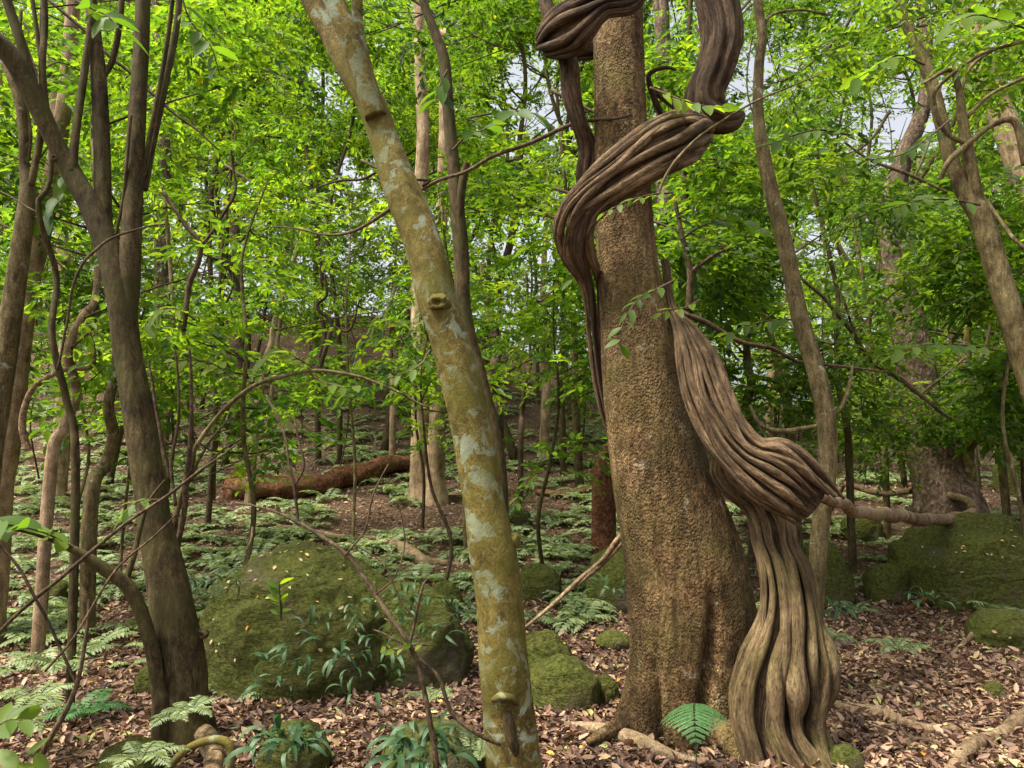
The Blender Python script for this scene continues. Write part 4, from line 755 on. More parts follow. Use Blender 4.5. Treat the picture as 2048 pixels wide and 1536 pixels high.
shrub("hanging_branch", "thin dark branch crossing between the slim stem and the liana's coil", "branch", 'twig',
      [[(836, 385, 4.6, 7), (880, 362, 4.55, 8), (930, 345, 4.5, 8), (1000, 305, 4.45, 9), (1070, 280, 4.4, 9), (1130, 255, 4.35, 9), (1185, 240, 4.32, 8), (1240, 232, 4.12, 6), (1262, 226, 4.1, 4)]])
shrub("hanging_branch", "thin dark branch reaching out behind the lichen tree towards the bright leaves", "branch", 'twig',
      [[(790, 415, 3.8, 9), (740, 445, 3.85, 8), (700, 465, 3.9, 7), (660, 472, 3.95, 5), (600, 462, 4, 4), (540, 455, 4.05, 3)], [(845, 372, 3.8, 7), (858, 362, 3.8, 7), (830, 358, 3.8, 5)], [(750, 346, 3.8, 6), (720, 360, 3.82, 6), (680, 362, 3.85, 5), (640, 375, 3.9, 4)]])
shrub("hanging_branch", "pale thin twig curving up over the coil of the liana", "branch", 'grey',
      [[(1310, 400, 3.92, 5), (1335, 350, 3.9, 6), (1365, 305, 3.88, 6), (1410, 262, 3.86, 5), (1470, 228, 3.86, 5), (1540, 190, 3.9, 4), (1640, 150, 4.0, 3)]])
shrub("hanging_branch", "dark dipping branch crossing the leaves behind the draped loop", "branch", 'twig',
      [[(1350, 620, 5.2, 11), (1400, 640, 5.2, 12), (1450, 670, 5.2, 11), (1490, 688, 5.2, 10), (1550, 700, 5.2, 9), (1600, 720, 5.2, 7), (1700, 735, 5.25, 5), (1780, 745, 5.3, 4)], [(1378, 545, 5.2, 12), (1400, 530, 5.2, 9), (1440, 505, 5.2, 6), (1480, 490, 5.2, 4)], [(1375, 620, 5.2, 14), (1378, 540, 5.2, 13), (1365, 470, 5.2, 10), (1350, 400, 5.2, 8)]])
shrub("hanging_branch", "dark slanting branch falling through the leaves beside the rough thick trunk", "branch", 'twig',
      [[(1600, 555, 6.4, 6), (1650, 600, 6.4, 8), (1700, 660, 6.4, 9), (1740, 720, 6.4, 10), (1800, 760, 6.4, 10), (1850, 800, 6.4, 8), (1900, 840, 6.4, 6)], [(1720, 690, 6.4, 6), (1690, 610, 6.4, 5), (1665, 560, 6.4, 4)]])
shrub("hanging_branch", "twisting dark twig on the open hillside", "branch", 'twig',
      [[(640, 740, 8, 10), (655, 680, 8, 9), (662, 640, 8, 8), (640, 622, 8, 8), (635, 608, 8, 7), (652, 590, 8, 6), (650, 550, 8, 5)], [(662, 650, 8, 5), (700, 660, 8, 5), (720, 600, 8, 3)]])
shrub("hanging_branch", "straight dark branch crossing behind the forked tree's stems", "branch", 'twig',
      [[(95, 0, 4.6, 7), (160, 55, 4.6, 7), (230, 120, 4.6, 7), (300, 185, 4.6, 6), (370, 245, 4.6, 5), (440, 300, 4.6, 3)], [(325, 385, 5, 8), (370, 450, 5, 8), (400, 490, 5, 10), (380, 560, 5, 12), (370, 660, 5, 9)], [(405, 490, 5, 8), (440, 440, 5, 7), (470, 380, 5, 6), (460, 300, 5, 4)]])
shrub("hanging_branch", "thin hooked twig arching across the forked tree's trunk", "branch", 'twig',
      [[(110, 740, 4.0, 5), (135, 650, 4.0, 5), (160, 540, 4.0, 6), (195, 500, 4.0, 6), (230, 475, 4.0, 5), (290, 455, 4.0, 4), (330, 448, 4.0, 3)]])
shrub("hanging_branch", "pale looping vine on the leafy slope beside the peeling trunk", "branch", 'dead',
      [[(60, 900, 5.6, 14), (48, 850, 5.6, 14), (62, 790, 5.6, 12), (95, 755, 5.6, 12), (135, 738, 5.6, 11), (180, 735, 5.6, 9), (186, 690, 5.6, 9), (175, 650, 5.6, 6)]])

# ------------------------------------------------------------------ ferns
def frond(L, n, droop, wid, seed, pin=LEAF4):
    """one arching frond: rachis plus leaflets, along +x from the origin"""
    rg = np.random.default_rng(seed); t = np.linspace(0.12, 1, n); a0 = 1.0
    th = a0 - droop * t; dx = np.cos(th); dz = np.sin(th); st = L / n
    x = np.cumsum(dx) * st; z = np.cumsum(dz) * st; pos = np.stack([x, x * 0, z], 1); tang = np.stack([dx, dx * 0, dz], 1)
    w = wid * L * np.sin(np.clip(t * 1.05, 0, 1) * math.pi * .92 + .18) ** .8; up = np.stack([-dz, dz * 0, dx], 1)
    vs, fs, ts, k = [], [], [], 0
    for sgn in (-1, 1):
        d = tang * .45 + np.array([0, sgn, 0]) + up * rg.normal(size=(n, 1)) * .12 - np.array([0, 0, .25])
        v, f, tt = scatter(pin, pos, d, up, np.maximum(w, .01), np.full(n, st * 1.25), np.clip(.5 + rg.normal(size=n) * .18, 0, 1)); vs.append(v); fs.append(f + k); ts.append(tt); k += len(v)
    pp = np.vstack([[[0, 0, 0]], pos]); v, f, uv = sweep(pp, np.linspace(.004, .001, n + 1), np.linspace(.004, .001, n + 1), (0, 1, 0), 3, caps=False)
    vs.append(v); fq = np.concatenate([f[0][:, [0, 1, 2]], f[0][:, [0, 2, 3]]]) + k; fs.append(fq); ts.append(np.full(len(v), .3))
    return np.vstack(vs), np.vstack(fs), np.concatenate(ts)
def rotz(v, a): c, s_ = math.cos(a), math.sin(a); return np.stack([v[:, 0] * c - v[:, 1] * s_, v[:, 0] * s_ + v[:, 1] * c, v[:, 2]], 1)
FR = [frond(1.0, 13, d, w_, 50 + k) for k, (d, w_) in enumerate(((1.5, .26), (1.9, .24), (1.2, .28), (1.7, .22)))]
def fern_geo(rg, L, nf):
    vs, fs, ts, k = [], [], [], 0
    for q in range(nf):
        v, f, t = FR[rg.integers(4)]; s_ = L * rg.uniform(.65, 1.15); v = rotz(v * s_, 6.283 * q / nf + rg.normal() * .35)
        vs.append(v); fs.append(f + k); ts.append(np.clip(t + rg.normal() * .15, 0, 1)); k += len(v)
    return np.vstack(vs), np.vstack(fs), np.concatenate(ts)
rg = np.random.default_rng(21)
FERN_M = []
for k in range(8):
    v, f, t = fern_geo(rg, .36, int(rg.integers(5, 8))); FERN_M.append((mesh("fern", v, f, MT['fern'], None, t, smooth=False), (v, f, t)))
FR_FINE = FR; FR = [frond(1.0, 8, d, w_, 70 + k) for k, (d, w_) in enumerate(((1.5, .26), (1.9, .24), (1.2, .28), (1.7, .22)))]
FERN_C = [fern_geo(rg, .36, int(rg.integers(5, 7))) for _ in range(8)]; FR = FR_FINE
FROND_M = [mesh("frond", v, f, MT['fern'], None, t, smooth=False) for v, f, t in FR]
spots = []
def fern_density(x, y):
    px = 1024 + FPX * x / y
    near = 1 / (1 + math.exp(-(y - (5.9 if px < 1250 else 7.2)) / .35))
    if px < 300: near = max(near, .13 / (1 + math.exp(-(y - 4.7) / .2)))
    side = 1.0 if px < 1250 else .45
    return near * side
tries = 0
while len(spots) < 1280 and tries < 40000:
    tries += 1; y = 3.9 + 18 * rg.random() ** 1.25; x = rg.uniform(-.74, .74) * y
    if rg.random() > fern_density(x, y): continue
    if fbm(np.array([[x * .7, y * .7, 2.0]]), 2, 44)[0] < -.30: continue
    if np.hypot(LOG[:, 0] - x, LOG[:, 1] - .1 - y).min() < .36: continue
    spots.append((x, y))
spots.sort(key=lambda p: p[1])
FVS, FFS, FTS, fk = [], [], [], 0
for k, (x, y) in enumerate(spots):
    z = gz(x, y); a = rg.uniform(0, 6.283); sc = rg.uniform(.7, 1.3) * (0.75 if y < 6 else 1.0)
    px = 1024 + FPX * x / y
    ps = ("small", "arching", "broad")[0 if sc < .85 else (1 if sc < 1.1 else 2)]
    zone = ("%s pale green fern in the leaf litter %s" % (ps, where(x, y)), "ferns in the litter") if y < 5.6 else ("%s pale green fern in the fern bed %s" % (ps, where(x, y)), "ferns of the fern bed")
    if k < 40:
        t = thing("fern", (x, y, z), zone[0], "fern", zone[1]); nf = 6; t.rotation_euler[2] = a
        for q in range(nf):
            o = obj("frond", FROND_M[rg.integers(4)], t); s_ = .36 * sc * rg.uniform(.7, 1.15); o.scale = (s_, s_, s_); o.rotation_euler[2] = 6.283 * q / nf + rg.normal() * .3
    elif k < 300:
        o = obj("fern", FERN_M[rg.integers(8)][0], None, (x, y, z)); o.rotation_euler[2] = a; o.scale = (sc, sc, sc); prop(o, zone[0], "fern", zone[1])
    else:
        v, f, tt = FERN_C[rg.integers(8)]; v = rotz(v * sc, a) + np.array([x, y, z]); FVS.append(v); FFS.append(f + fk); FTS.append(tt); fk += len(v)
prop(obj("fern_ground_cover", mesh("fern_ground_cover", np.vstack(FVS), np.vstack(FFS), MT['fern'], None, np.concatenate(FTS), smooth=False)), "dense carpet of pale green ferns up the slope", "ferns", kind="stuff")
# the vivid fern at the big trunk's foot and some other single ferns: px, py base, frond length px, fronds, label
def single_fern(px, py, Y, Lpx, nf, label, m='fern_vivid', spread=(0, 6.283), n=17, droop=1.5, wid=.3, cat="fern"):
    g = P(px, py, Y); g[2] = min(g[2], gz(g[0], g[1]) + .3); t = thing("fern", g, label, cat); rg = np.random.default_rng(int(px)); L = M(Lpx, Y)
    for q in range(nf):
        v, f, tt = frond(L * rg.uniform(.8, 1.1), n, droop * rg.uniform(.8, 1.2), wid, q + int(px)); o = obj("frond", mesh("frond", v, f, MT[m], None, tt, smooth=False), t)
        o.rotation_euler[2] = spread[0] + (spread[1] - spread[0]) * (q + .5) / nf + rg.normal() * .15
g = P(1390, 1505, 3.72); g[2] = gz(g[0], g[1]); vf = thing("fern", g, "vivid green feathery fern at the foot of the big trunk", "fern")
top_ = P(1386, 1432, 3.70); s_ = spline(np.array([g - [0, 0, .03], (g + top_) / 2 + [.006, -.01, 0], top_]), 14); v, f, uv = stem(s_, np.linspace(.004, .0025, 14), 6, .05); obj("stalk", mesh("stalk", v - g, f, MT['fern_vivid'], uv), vf)
rach = spline(np.array([P(1389, 1408, 3.78), P(1388, 1418, 3.70), P(1389, 1440, 3.62), P(1391, 1470, 3.58), P(1391, 1492, 3.57)]), 12)
for q in range(11):
    dn = unit(np.gradient(rach, axis=0))[q]
    for sg in (-1, 1):
        ln = M((60, 66, 66, 62, 56, 50, 42, 34, 26, 18, 12)[q], 3.65); v, f, tt = frond(ln, 14, 1.0, .20, 300 + q * 2 + (sg > 0)); x = v[:, 0] / v[:, 0].max() * ln
        w_ = sg * np.array([1, 0, 0]) * x[:, None] + dn * (v[:, 1] + x * .35)[:, None] + np.array([0, -.5, .8]) * (v[:, 2] * .12)[:, None]; w_[:, 2] -= .9 * x ** 2 / .35
        obj("frond", mesh("frond", w_ + rach[q] - g, f, MT['fern_vivid'], None, tt, smooth=False), vf)
single_fern(380, 1425, 3.9, 70, 6, "blue-green fern in front of the forked tree's foot", 'fern')
single_fern(345, 1440, 3.8, 60, 5, "little blue-green fern with drooping fronds beside the forked tree's foot", 'fern')
single_fern(865, 1330, 3.9, 60, 5, "feathery fern hanging below the boulder's dark shoulder", 'fern')
single_fern(1795, 1300, 5.2, 70, 6, "lone fern standing in open litter beyond the liana's foot", 'fern')
single_fern(120, 1240, 4.4, 110, 7, "broad green fern in the litter under the long thin twig", 'fern')
single_fern(75, 1330, 3.9, 100, 6, "shaded green fern beside the bare thin sapling", 'fern')
single_fern(170, 1420, 3.7, 90, 6, "flat spreading fern at the bare thin sapling's foot", 'fern_vivid')
single_fern(960, 1510, 3.6, 70, 6, "small feathery fern tucked against the lichen tree's foot", 'fern')
single_fern(280, 1525, 3.45, 90, 6, "pale fern sprawling over the flat mossy rock", 'fern')
single_fern(20, 1390, 3.6, 120, 6, "dark fern in the litter beside the bare sapling's broad leaves", 'fern')
single_fern(1660, 1240, 5.0, 60, 7, "dark green fern clump behind the liana's foot", 'fern')

# strap ferns: clumps of narrow arching blades
def blade(L, wd, droop, seed):
    n = 8; t = np.linspace(0, 1, n); th = 1.15 - droop * t; x = np.r_[0, np.cumsum(np.cos(th[1:])) * L / n]; z = np.r_[0, np.cumsum(np.sin(th[1:])) * L / n]
    w_ = wd * np.sin(np.clip(t * .93 + .07, 0, 1) * math.pi) ** .6
    v = np.vstack([np.stack([x, w_, z + w_ * .3], 1), np.stack([x, t * 0, z], 1), np.stack([x, -w_, z + w_ * .3], 1)]); i = np.arange(n - 1)
    f = np.vstack([np.stack([i, i + 1, n + i + 1, n + i], 1), np.stack([n + i, n + i + 1, 2 * n + i + 1, 2 * n + i], 1)])
    rg = np.random.default_rng(seed); return v, f, np.full(len(v), rg.uniform(.1, 1.0))
BLADE = [mesh("blade", *(lambda g_: (g_[0], g_[1], MT['strap'], None, g_[2]))(blade(1.0, rg.uniform(.045, .075), rg.uniform(1.6, 2.9), k))) for k in range(9)]
def strap_clump(px, py, Y, Rpx, Lpx, nb, label, seed, flat=.4):
    rg = np.random.default_rng(seed); g = P(px, py, Y); t = thing("strap_fern", g, label, "fern", "strap fern clumps")
    for q in range(nb):
        a = rg.uniform(0, 6.283); r = M(Rpx, Y) * math.sqrt(rg.random()); o = obj("blade", BLADE[rg.integers(9)], t, (r * math.cos(a), r * math.sin(a) * flat - .02, r * math.sin(a) * .8 * (1 if flat < .6 else .2)))
        L = M(Lpx, Y) * rg.uniform(.6, 1.2); o.scale = (L, L, L); o.rotation_euler = (rg.normal() * .3, rg.normal() * .3, (a if rg.random() < .5 else rg.uniform(3.4, 6.0)) + rg.normal() * .4)
strap_clump(660, 1290, 3.92, 75, 60, 34, "strap ferns hanging on the big domed boulder's lower face", 1)
strap_clump(740, 1330, 3.86, 70, 58, 32, "strap ferns hanging in the cleft between the boulder and its dark shoulder", 2)
strap_clump(560, 1340, 3.9, 50, 62, 18, "strap ferns low on the bulge of the big domed boulder", 3)
strap_clump(850, 1240, 4.0, 60, 55, 34, "strap ferns crowning the boulder's dark shoulder", 4)
strap_clump(800, 1200, 4.15, 50, 50, 24, "strap ferns behind the crest of the boulder's dark shoulder", 7)
strap_clump(575, 1480, 3.55, 55, 85, 44, "strap ferns sprouting from the mossy lump of rock", 5, .9)
strap_clump(850, 1490, 3.5, 80, 90, 56, "strap ferns spilling over the half buried brown stone", 6, .9)
strap_clump(430, 1170, 4.5, 40, 50, 20, "strap ferns between the forked tree and the big domed boulder", 8, .9)
strap_clump(1660, 1215, 4.9, 40, 45, 22, "strap ferns behind the slender tree's foot", 9, .9)
strap_clump(1220, 1170, 5.0, 40, 45, 18, "strap ferns on the dark rock behind the big trunk", 10, .9)
strap_clump(1850, 1195, 5.6, 50, 40, 20, "strap ferns in the dark hollow under the faceted rock", 11, .9)

# ------------------------------------------------------------------ leafy twigs close by, leaf by leaf
LEAFM = {}
def leaf_mesh(m, k):
    if (m, k) not in LEAFM:
        rg = np.random.default_rng(k); n = 7; t = np.linspace(0, 1, n); wd = .21 * np.sin(t ** .85 * math.pi) ** .8; z = -.18 * t ** 2
        v = np.vstack([np.stack([t, wd, z + wd * .25], 1), np.stack([t, t * 0, z], 1), np.stack([t, -wd, z + wd * .25], 1)]); i = np.arange(n - 1)
        f = np.vstack([np.stack([n + i, n + i + 1, i + 1, i], 1), np.stack([2 * n + i, 2 * n + i + 1, n + i + 1, n + i], 1)])
        LEAFM[(m, k)] = mesh("leaf", v, f, MT[m], None, np.full(len(v), [.15, .35, .5, .65, .85][k]))
    return LEAFM[(m, k)]
def leafy_twig(label, pts, nl, Lpx, m, seed, wpx=5, tones=(1, 2, 3)):
    """pts: px, py, Y along the twig"""
    rg = np.random.default_rng(seed); q = np.array([[*P(*p), M(wpx / 2, p[2])] for p in pts]); q[:, 3] *= np.linspace(1, .4, len(q)); s_ = spline(q, 40)
    b = q[0, :3].copy(); t = thing("leafy_twig", b, label, "twig"); v, f, uv = stem(s_[:, :3], s_[:, 3], 6, .05); obj("twig", mesh("twig", v - b, f, MT['twig'], uv), t)
    T = unit(np.gradient(s_[:, :3], axis=0))
    for k in range(nl):
        u = .15 + .85 * (k + .5) / nl; i_ = min(39, int(u * 39)); p = s_[i_, :3]; sd = 1 if k % 2 else -1
        side = unit(np.cross(T[i_], [0, -.35, 1.0])); d = unit(T[i_] * .6 + side * sd * .9 + rg.normal(size=3) * .22 - np.array([0, 0, .15])); up = unit(np.array([0, -.5, .9]) + rg.normal(size=3) * .35)
        s2 = unit(np.cross(up, d)); u2 = np.cross(d, s2); L = M(Lpx, pts[0][2]) * rg.uniform(.7, 1.15)
        o = obj("leaf", leaf_mesh(m, int(rg.choice(tones))), t)
        from mathutils import Matrix
        mm = Matrix(((d[0], s2[0], u2[0]), (d[1], s2[1], u2[1]), (d[2], s2[2], u2[2])))
        o.rotation_euler = mm.to_euler(); o.location = tuple(p - b); o.scale = (L, L, L)
TW = [
 ("broad glossy leaves at the end of the crooked side stem", [(150, 1098, 3.82), (100, 1070, 3.7), (50, 1055, 3.55), (-10, 1045, 3.4)], 11, 85, 'leaf_dark', (2, 3, 4)),
 ("bright narrow leaflets reaching over the coil's upper end", [(1300, 175, 3.95), (1350, 195, 3.9), (1400, 210, 3.85), (1450, 215, 3.8)], 13, 48, 'leaf', (2, 3, 4)),
 ("small leaf sprig drooping in front of the trunk under the coil", [(1345, 385, 3.9), (1300, 390, 3.85), (1250, 405, 3.82), (1205, 428, 3.8)], 12, 30, 'leaf_dark', (2, 3, 4)),
 ("climbing sprig of small leaves on the big trunk's lit side", [(1350, 560, 4.0), (1310, 580, 3.97), (1275, 600, 3.95), (1245, 650, 3.93), (1240, 700, 3.9)], 13, 34, 'leaf_dark', (1, 2, 3)),
 ("yellowing sprig beside the top of the draped liana", [(1400, 600, 4.0), (1370, 615, 3.98), (1340, 620, 3.95), (1318, 632, 3.93)], 6, 34, 'leaf', (3, 4)),
 ("large dark leaves hanging beside the slim dark stem", [(905, 300, 4.4), (935, 270, 4.35), (965, 260, 4.3), (1000, 240, 4.25)], 9, 62, 'leaf_dark', (1, 2, 3)),
 ("leafy twig spreading in the sky gap beside the hanging strand", [(940, 235, 4.5), (1000, 225, 4.5), (1060, 225, 4.5), (1110, 255, 4.5)], 12, 52, 'leaf_dark', (0, 1, 2)),
 ("dark leaf pair hanging beside the slim stem's upper half", [(895, 140, 4.6), (880, 170, 4.6), (872, 205, 4.6)], 6, 55, 'leaf_dark', (0, 1, 2)),
 ("bright leaf spray over the hillside beside the forked tree", [(390, 640, 5.0), (360, 620, 4.95), (320, 620, 4.9), (290, 650, 4.85)], 13, 44, 'leaf', (3, 4)),
 ("yellow-green leaf spray above the arching branch's rise", [(470, 760, 5.0), (430, 730, 5.0), (380, 720, 5.0), (335, 725, 5.0)], 12, 38, 'leaf', (3, 4)),
 ("yellow-green leaf spray above the arching branch's crest", [(640, 745, 4.6), (600, 720, 4.6), (560, 700, 4.6), (530, 720, 4.6)], 13, 42, 'leaf', (3, 4)),
 ("narrow shiny leaves hanging under the arching branch", [(620, 748, 4.6), (650, 765, 4.55), (690, 775, 4.5), (720, 770, 4.5)], 8, 40, 'leaf', (2, 3)),
 ("green leaf spray near the pale twin tree's foot", [(860, 700, 4.7), (840, 730, 4.65), (800, 750, 4.6), (760, 760, 4.6)], 7, 34, 'leaf', (2, 3)),
 ("broad leaves by the litter's edge under the bare sapling", [(30, 1600, 3.2), (40, 1540, 3.2), (55, 1515, 3.2), (80, 1500, 3.2)], 6, 60, 'leaf_dark', (3, 4)),
 ("broad pale leaves beside the dark fern at the litter's edge", [(-20, 1470, 3.2), (0, 1450, 3.2), (20, 1440, 3.2), (50, 1440, 3.2)], 6, 60, 'leaf_dark', (3, 4)),
 ("big leaves dangling before the forked tree's upright stems", [(150, 0, 3.9), (190, 20, 3.85), (220, 35, 3.8), (240, 60, 3.75)], 9, 66, 'leaf', (1, 2)),
 ("large leaves drooping between the forked tree and the bright crowns", [(360, -20, 4.2), (380, 40, 4.2), (420, 90, 4.2), (440, 150, 4.2)], 13, 56, 'leaf', (2, 3)),
 ("broad leaves beneath the forked tree's splayed stems", [(150, 330, 4.6), (130, 360, 4.6), (110, 400, 4.6), (90, 440, 4.6)], 12, 50, 'leaf_dark', (1, 2, 3)),
 ("large bright leaves overhanging the leaning forked tree's top", [(2060, 60, 4.0), (2000, 40, 3.95), (1950, 30, 3.9), (1900, 50, 3.9)], 13, 66, 'leaf', (2, 3)),
 ("light green leaves over the gap beside the leaning forked tree", [(1850, 130, 4.4), (1800, 110, 4.4), (1760, 130, 4.4), (1710, 160, 4.4)], 13, 54, 'leaf', (2, 3)),
 ("glossy leaves spreading across the slender tree's upper half", [(1700, 270, 4.6), (1640, 260, 4.55), (1590, 270, 4.5), (1540, 290, 4.5)], 14, 46, 'leaf_dark', (2, 3)),
 ("dark leaves hanging in the white sky gap", [(1900, 240, 4.8), (1850, 280, 4.8), (1800, 310, 4.8), (1740, 320, 4.8)], 14, 44, 'leaf_dark', (0, 1, 2)),
 ("leaf spray fanning out at the leaning forked tree's fork", [(1960, 410, 5.2), (1900, 400, 5.1), (1840, 400, 5.05), (1780, 420, 5)], 15, 46, 'leaf_dark', (1, 2, 3)),
 ("leafy twig crossing in front of the rough thick trunk", [(1990, 700, 5.4), (1920, 690, 5.3), (1850, 690, 5.2), (1780, 710, 5.2)], 16, 46, 'leaf_dark', (1, 2, 3)),
 ("leaf spray beside the slender tree above the draped loop", [(1600, 640, 4.9), (1550, 640, 4.9), (1500, 650, 4.9), (1450, 670, 4.9)], 16, 40, 'leaf_dark', (1, 2, 3)),
 ("green leaves between the liana's climb and the slender tree", [(1360, 480, 4.7), (1410, 450, 4.7), (1470, 440, 4.7), (1530, 460, 4.7)], 16, 42, 'leaf_dark', (1, 2, 3)),
 ("glossy leaf sprig low on the forked tree's bare bush", [(320, 1000, 3.9), (290, 1000, 3.85), (265, 1010, 3.8), (240, 1040, 3.8)], 9, 34, 'leaf_dark', (2, 3)),
 ("little bright sprig growing from the dead shrub's fork", [(860, 1290, 3.3), (820, 1290, 3.28), (790, 1300, 3.26), (765, 1290, 3.25)], 9, 22, 'leaf', (3, 4)),
 ("seedling with upright leaves on the big domed boulder", [(562, 1240, 3.85), (562, 1215, 3.84), (560, 1190, 3.83), (558, 1165, 3.83)], 10, 28, 'leaf', (2, 3, 4)),
]
for k, (lab, pts, nl, Lp, m, tn) in enumerate(TW): leafy_twig(lab, pts, nl, Lp, m, 500 + k, 5, tn)

# ------------------------------------------------------------------ leafy boughs hanging into view: px, py, Y, drop-in side, size, tone, where it hangs
BOUGHS = [
 (1590, 150, 5.6, 1, .42, 0, "between the hanging liana and the leaning forked tree"), (1700, 90, 6.2, 1, .5, 1, "above the white sky gap"), (1760, 420, 6.5, 1, .45, 0, "across the rough thick trunk's top"), (1900, 520, 6.6, 1, .42, 1, "behind the leaning forked tree's lower trunk"),
 (1620, 360, 5.8, 1, .42, 0, "just beyond the slender tree's middle"), (1480, 500, 5.6, -1, .42, 0, "between the big trunk and the slender tree"), (1450, 340, 5.8, -1, .38, 1, "beside the coil's rounded end"), (1680, 690, 6.8, 1, .36, 0, "beside the rough thick trunk's middle"),
 (1850, 825, 7.8, 1, .34, 0, "over the rough thick trunk's lower half"), (1990, 600, 6.8, 1, .45, 1, "under the leaning forked tree"), (1950, 180, 6.4, 1, .42, 1, "round the leaning forked tree's twigs"), (1880, 40, 6.0, 1, .5, 1, "above the leaning forked tree's fork"),
 (1440, 560, 6.0, -1, .36, 0, "above the draped liana"), (1560, 780, 7.0, 1, .42, 0, "low behind the draped liana"), (1750, 850, 8.2, 1, .42, 1, "low beside the rough thick trunk"), (2000, 790, 8.6, 1, .42, 1, "low beyond the faceted rock"),
 (430, 60, 5.8, -1, .45, 1, "beside the forked tree's uppermost stems"), (560, 150, 7.0, -1, .55, 1, "in the brightest part of the hillside canopy"), (110, 120, 5.6, -1, .42, 1, "among the forked tree's upper stems"), (60, 330, 5.8, -1, .4, 0, "behind the multi-stemmed shrub"),
 (340, 300, 6.5, -1, .42, 1, "behind the forked tree's upright limb"), (770, 60, 6.2, 1, .42, 1, "between the lichen tree and the slim dark stem"), (990, 90, 6.5, -1, .5, 0, "between the slim dark stem and the upper coil"), (980, 430, 7.0, -1, .45, 1, "beside the slim dark stem's stub"),
 (1100, 420, 7.5, 1, .42, 1, "beside the coil's outer bend"), (1060, 620, 8.0, 1, .45, 0, "in the gap beside the liana's climbing strand"), (600, 400, 8.0, -1, .5, 1, "over the open hillside"), (160, 560, 6.2, -1, .36, 0, "beside the forked tree's fork"),
 (620, 30, 6.4, 1, .45, 1, "over the lichen tree's forks"), (1340, 120, 6.0, 1, .3, 1, "behind the trunk between the coils"),
]
for k, (px, py, Y, sd_, sz, tn, wh) in enumerate(BOUGHS):
    rg = np.random.default_rng(900 + k); c = P(px, py, Y); b = c + np.array([sd_ * rg.uniform(.8, 1.4), rg.uniform(.3, .8), rg.uniform(.6, 1.1)])
    t = thing("leafy_bough", b, "%s bough of small leaves %s" % ("bright yellow-green" if tn else "deep green", wh), "bough", "boughs hanging into view")
    pp = spline(np.array([b, (b + c) / 2 + rg.normal(size=3) * .08, c, c + np.array([-sd_ * sz * .8, 0, -.1])]), 24); v, f, uv = stem(pp, np.linspace(.016, .003, 24), 6, .05); br_ = obj("branch", mesh("branch", v - b, f, MT['twig'], uv), t)
    lum = [[*(c + rg.normal(size=3) * np.array([sz * .8, sz * .6, sz * .45])), sz * rg.uniform(.5, .9)] for _ in range(6)]
    for q in range(5):
        p0 = pp[rg.integers(10, 22)]; e = np.array(lum[q][:3]); p2 = spline(np.array([p0, (p0 + e) / 2 + rg.normal(size=3) * .04, e]), 8); v, f, uv = stem(p2, np.linspace(.006, .002, 8), 5, .05); obj("twig", mesh("twig", v - b, f, MT['twig'], uv), br_)
    obj("leaves", crown_mesh("leaves", rg, lum, 120, 10, .075, MT['leaf'] if tn else MT['leaf_dark'], LEAF6, .42, .28, .55 if tn else .5, b, gap_at=(0, 0, 0)), t)["kind"] = "stuff"

# ------------------------------------------------------------------ leaf litter
def on_ground(x, y, eps=.03):
    z = gz_arr(x, y); nx = -(gz_arr(x + eps, y) - z) / eps; ny = -(gz_arr(x, y + eps) - z) / eps
    return z, unit(np.stack([nx, ny, np.ones_like(nx)], 1))
def litter(n, y0, y1, half, L0, L1, seed, pw=1.0, tpl=CURL6):
    rg = np.random.default_rng(seed); y = y0 + (y1 - y0) * rg.random(n) ** pw; x = rg.uniform(-half, half, n) * y
    z, nr = on_ground(x, y); up = unit(nr + rg.normal(size=(n, 3)) * .42); a = rg.uniform(0, 6.283, n); d = np.stack([np.cos(a), np.sin(a), rg.normal(size=n) * .15], 1)
    d = d - (d * up).sum(1, keepdims=True) * up; L = L0 + (L1 - L0) * rg.random(n) ** 2
    ti = np.clip(.42 + .31 * rg.normal(size=n) + .2 * fbm(np.stack([x, y, z], 1) * 1.4, 2, 6), 0, .96); ti = np.where(rg.random(n) < .012, 1.0, ti)
    return scatter(tpl, np.stack([x, y, z + .004 + .018 * rg.random(n)], 1), d, up, L, L * rg.uniform(.3, .55, n), ti)
a = litter(78000, 3.0, 7.6, .78, .022, .078, 1, 1.15); c = litter(38000, 7.0, 16, .76, .04, .09, 2, tpl=LEAF4); e = litter(12000, 15, 28, .76, .07, .14, 3, tpl=LEAF4)
kk = np.cumsum([0, len(a[0]), len(c[0])])
prop(obj("leaf_litter", mesh("leaf_litter", np.vstack([a[0], c[0], e[0]]), [a[1], np.vstack([c[1] + kk[1], e[1] + kk[2]])], MT['litter'], None, np.concatenate([a[2], c[2], e[2]]), smooth=False)), "brown and pinkish fallen leaves carpeting the forest floor", "leaf litter", kind="stuff")
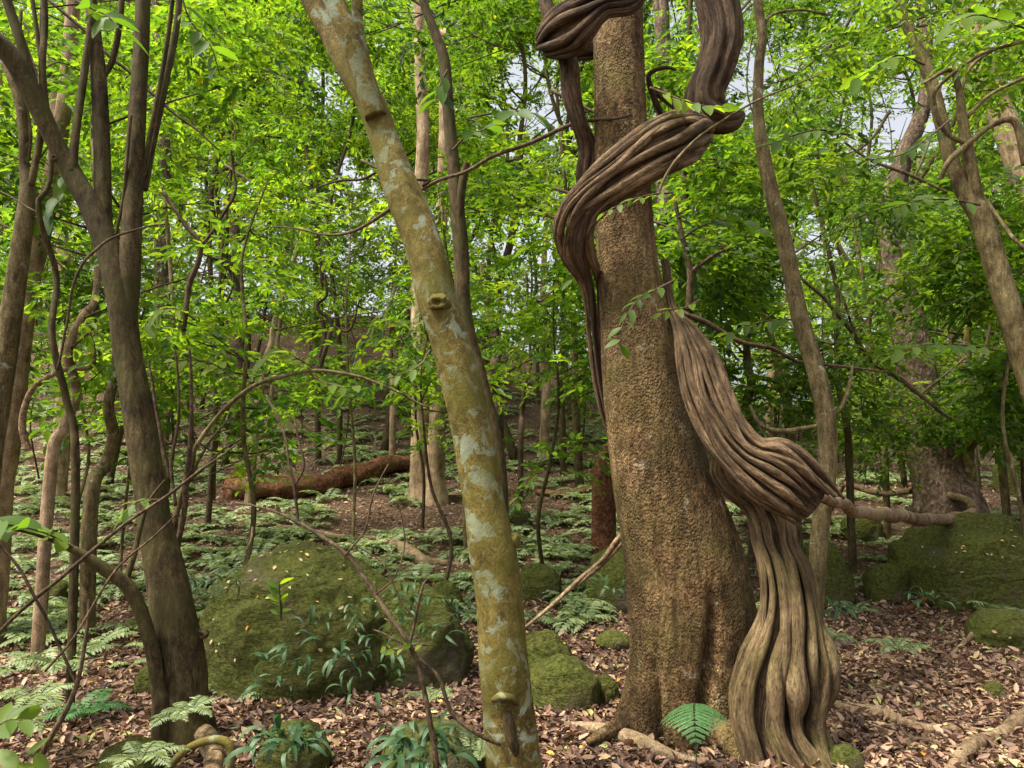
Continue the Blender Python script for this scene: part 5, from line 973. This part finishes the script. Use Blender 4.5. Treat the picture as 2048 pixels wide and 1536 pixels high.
# bright fallen leaves that stand out one by one
rg = np.random.default_rng(31); FL = {}
for m in ('litter_yellow', 'litter_green', 'litter'):
    for k in range(3):
        v, f, t = scatter(CURL6, np.zeros((1, 3)), np.array([[1.0, 0, 0]]), np.array([[0, 0, 1.0]]), np.array([1.0]), np.array([.42 + .08 * k]), np.array([(.2, .6, .95)[k] if m != 'litter' else (.8, .9, .95)[k]])); FL[(m, k)] = mesh("fallen_leaf", v, f, MT[m], None, t, smooth=False)
for k in range(70):
    px, py = rg.uniform(60, 2040), 1536 - 290 * rg.random() ** 1.3; g = G(px, py)
    m = 'litter_green' if rg.random() < .6 else 'litter_yellow'
    o = obj("fallen_leaf", FL[(m, int(rg.integers(3)))], None, g + np.array([0, 0, .028])); L = rg.uniform(.04, .065); o.scale = (L, L, L); o.rotation_euler = (rg.normal() * .25, rg.normal() * .25, rg.uniform(0, 6.28))
    prop(o, "pale green fallen leaf lying on the brown litter" if m == 'litter_green' else "yellow-orange fallen leaf lying on the brown litter", "leaf", "green fallen leaves" if m == 'litter_green' else "yellow fallen leaves")
# leaves dropped on the rocks
for (ro, V), cnt, gname in ((ROCKS[0], 85, "big domed boulder"), (ROCKS[7], 26, "large faceted rock"), (ROCKS[9], 6, "low mossy rock below the faceted rock"), (ROCKS[2], 4, "rounded mossy rock with pale lichen spots")):
    top = V[(V[:, 2] > V[:, 2].min() + .55 * np.ptp(V[:, 2])) & (V[:, 1] < np.median(V[:, 1]) + .1)]
    for k in range(cnt):
        p = top[rg.integers(len(top))]; nn = unit((p - V.mean(0)) * np.array([1, 1, 1.6])); m = ['litter', 'litter', 'litter_green', 'litter_yellow'][rg.integers(4)]
        o = obj("fallen_leaf", FL[(m, int(rg.integers(3)))], None, p + nn * .012); L = rg.uniform(.02, .042); o.scale = (L, L, L); o.rotation_mode = 'QUATERNION'; o.rotation_quaternion = Vector(unit(nn + rg.normal(size=3) * .15)).to_track_quat('Z', 'X') @ Quaternion((0, 0, 1), rg.uniform(0, 6.28))
        prop(o, "small dry fallen leaf resting on the " + gname, "leaf", "fallen leaves on the " + gname)
# fallen sticks
rg = np.random.default_rng(8); bag = Bag()
for k in range(420):
    y = 3.2 + 6.5 * rg.random() ** 1.3; x = rg.uniform(-.75, .75) * y; a = rg.uniform(0, 6.283); L = rg.uniform(.06, .32); p = np.array([[x + math.cos(a) * L * t, y + math.sin(a) * L * t, 0] for t in (-.5, 0, .5)]); p[1, :2] += rg.normal(size=2) * L * .06
    p[:, 2] = gz_arr(p[:, 0], p[:, 1]) + .022 + rg.random(3) * .02; q = spline(p, 6); v, f, uv = sweep(q, np.linspace(1, .6, 6) * rg.uniform(.002, .006), np.linspace(1, .6, 6) * rg.uniform(.002, .006), (0, 0, 1), 5); bag.add(v, f, uv)
prop(obj("twig_litter", bag.mesh("twig_litter", MT['dead'])), "thin dry sticks strewn over the brown leaf litter", "sticks", kind="stuff")
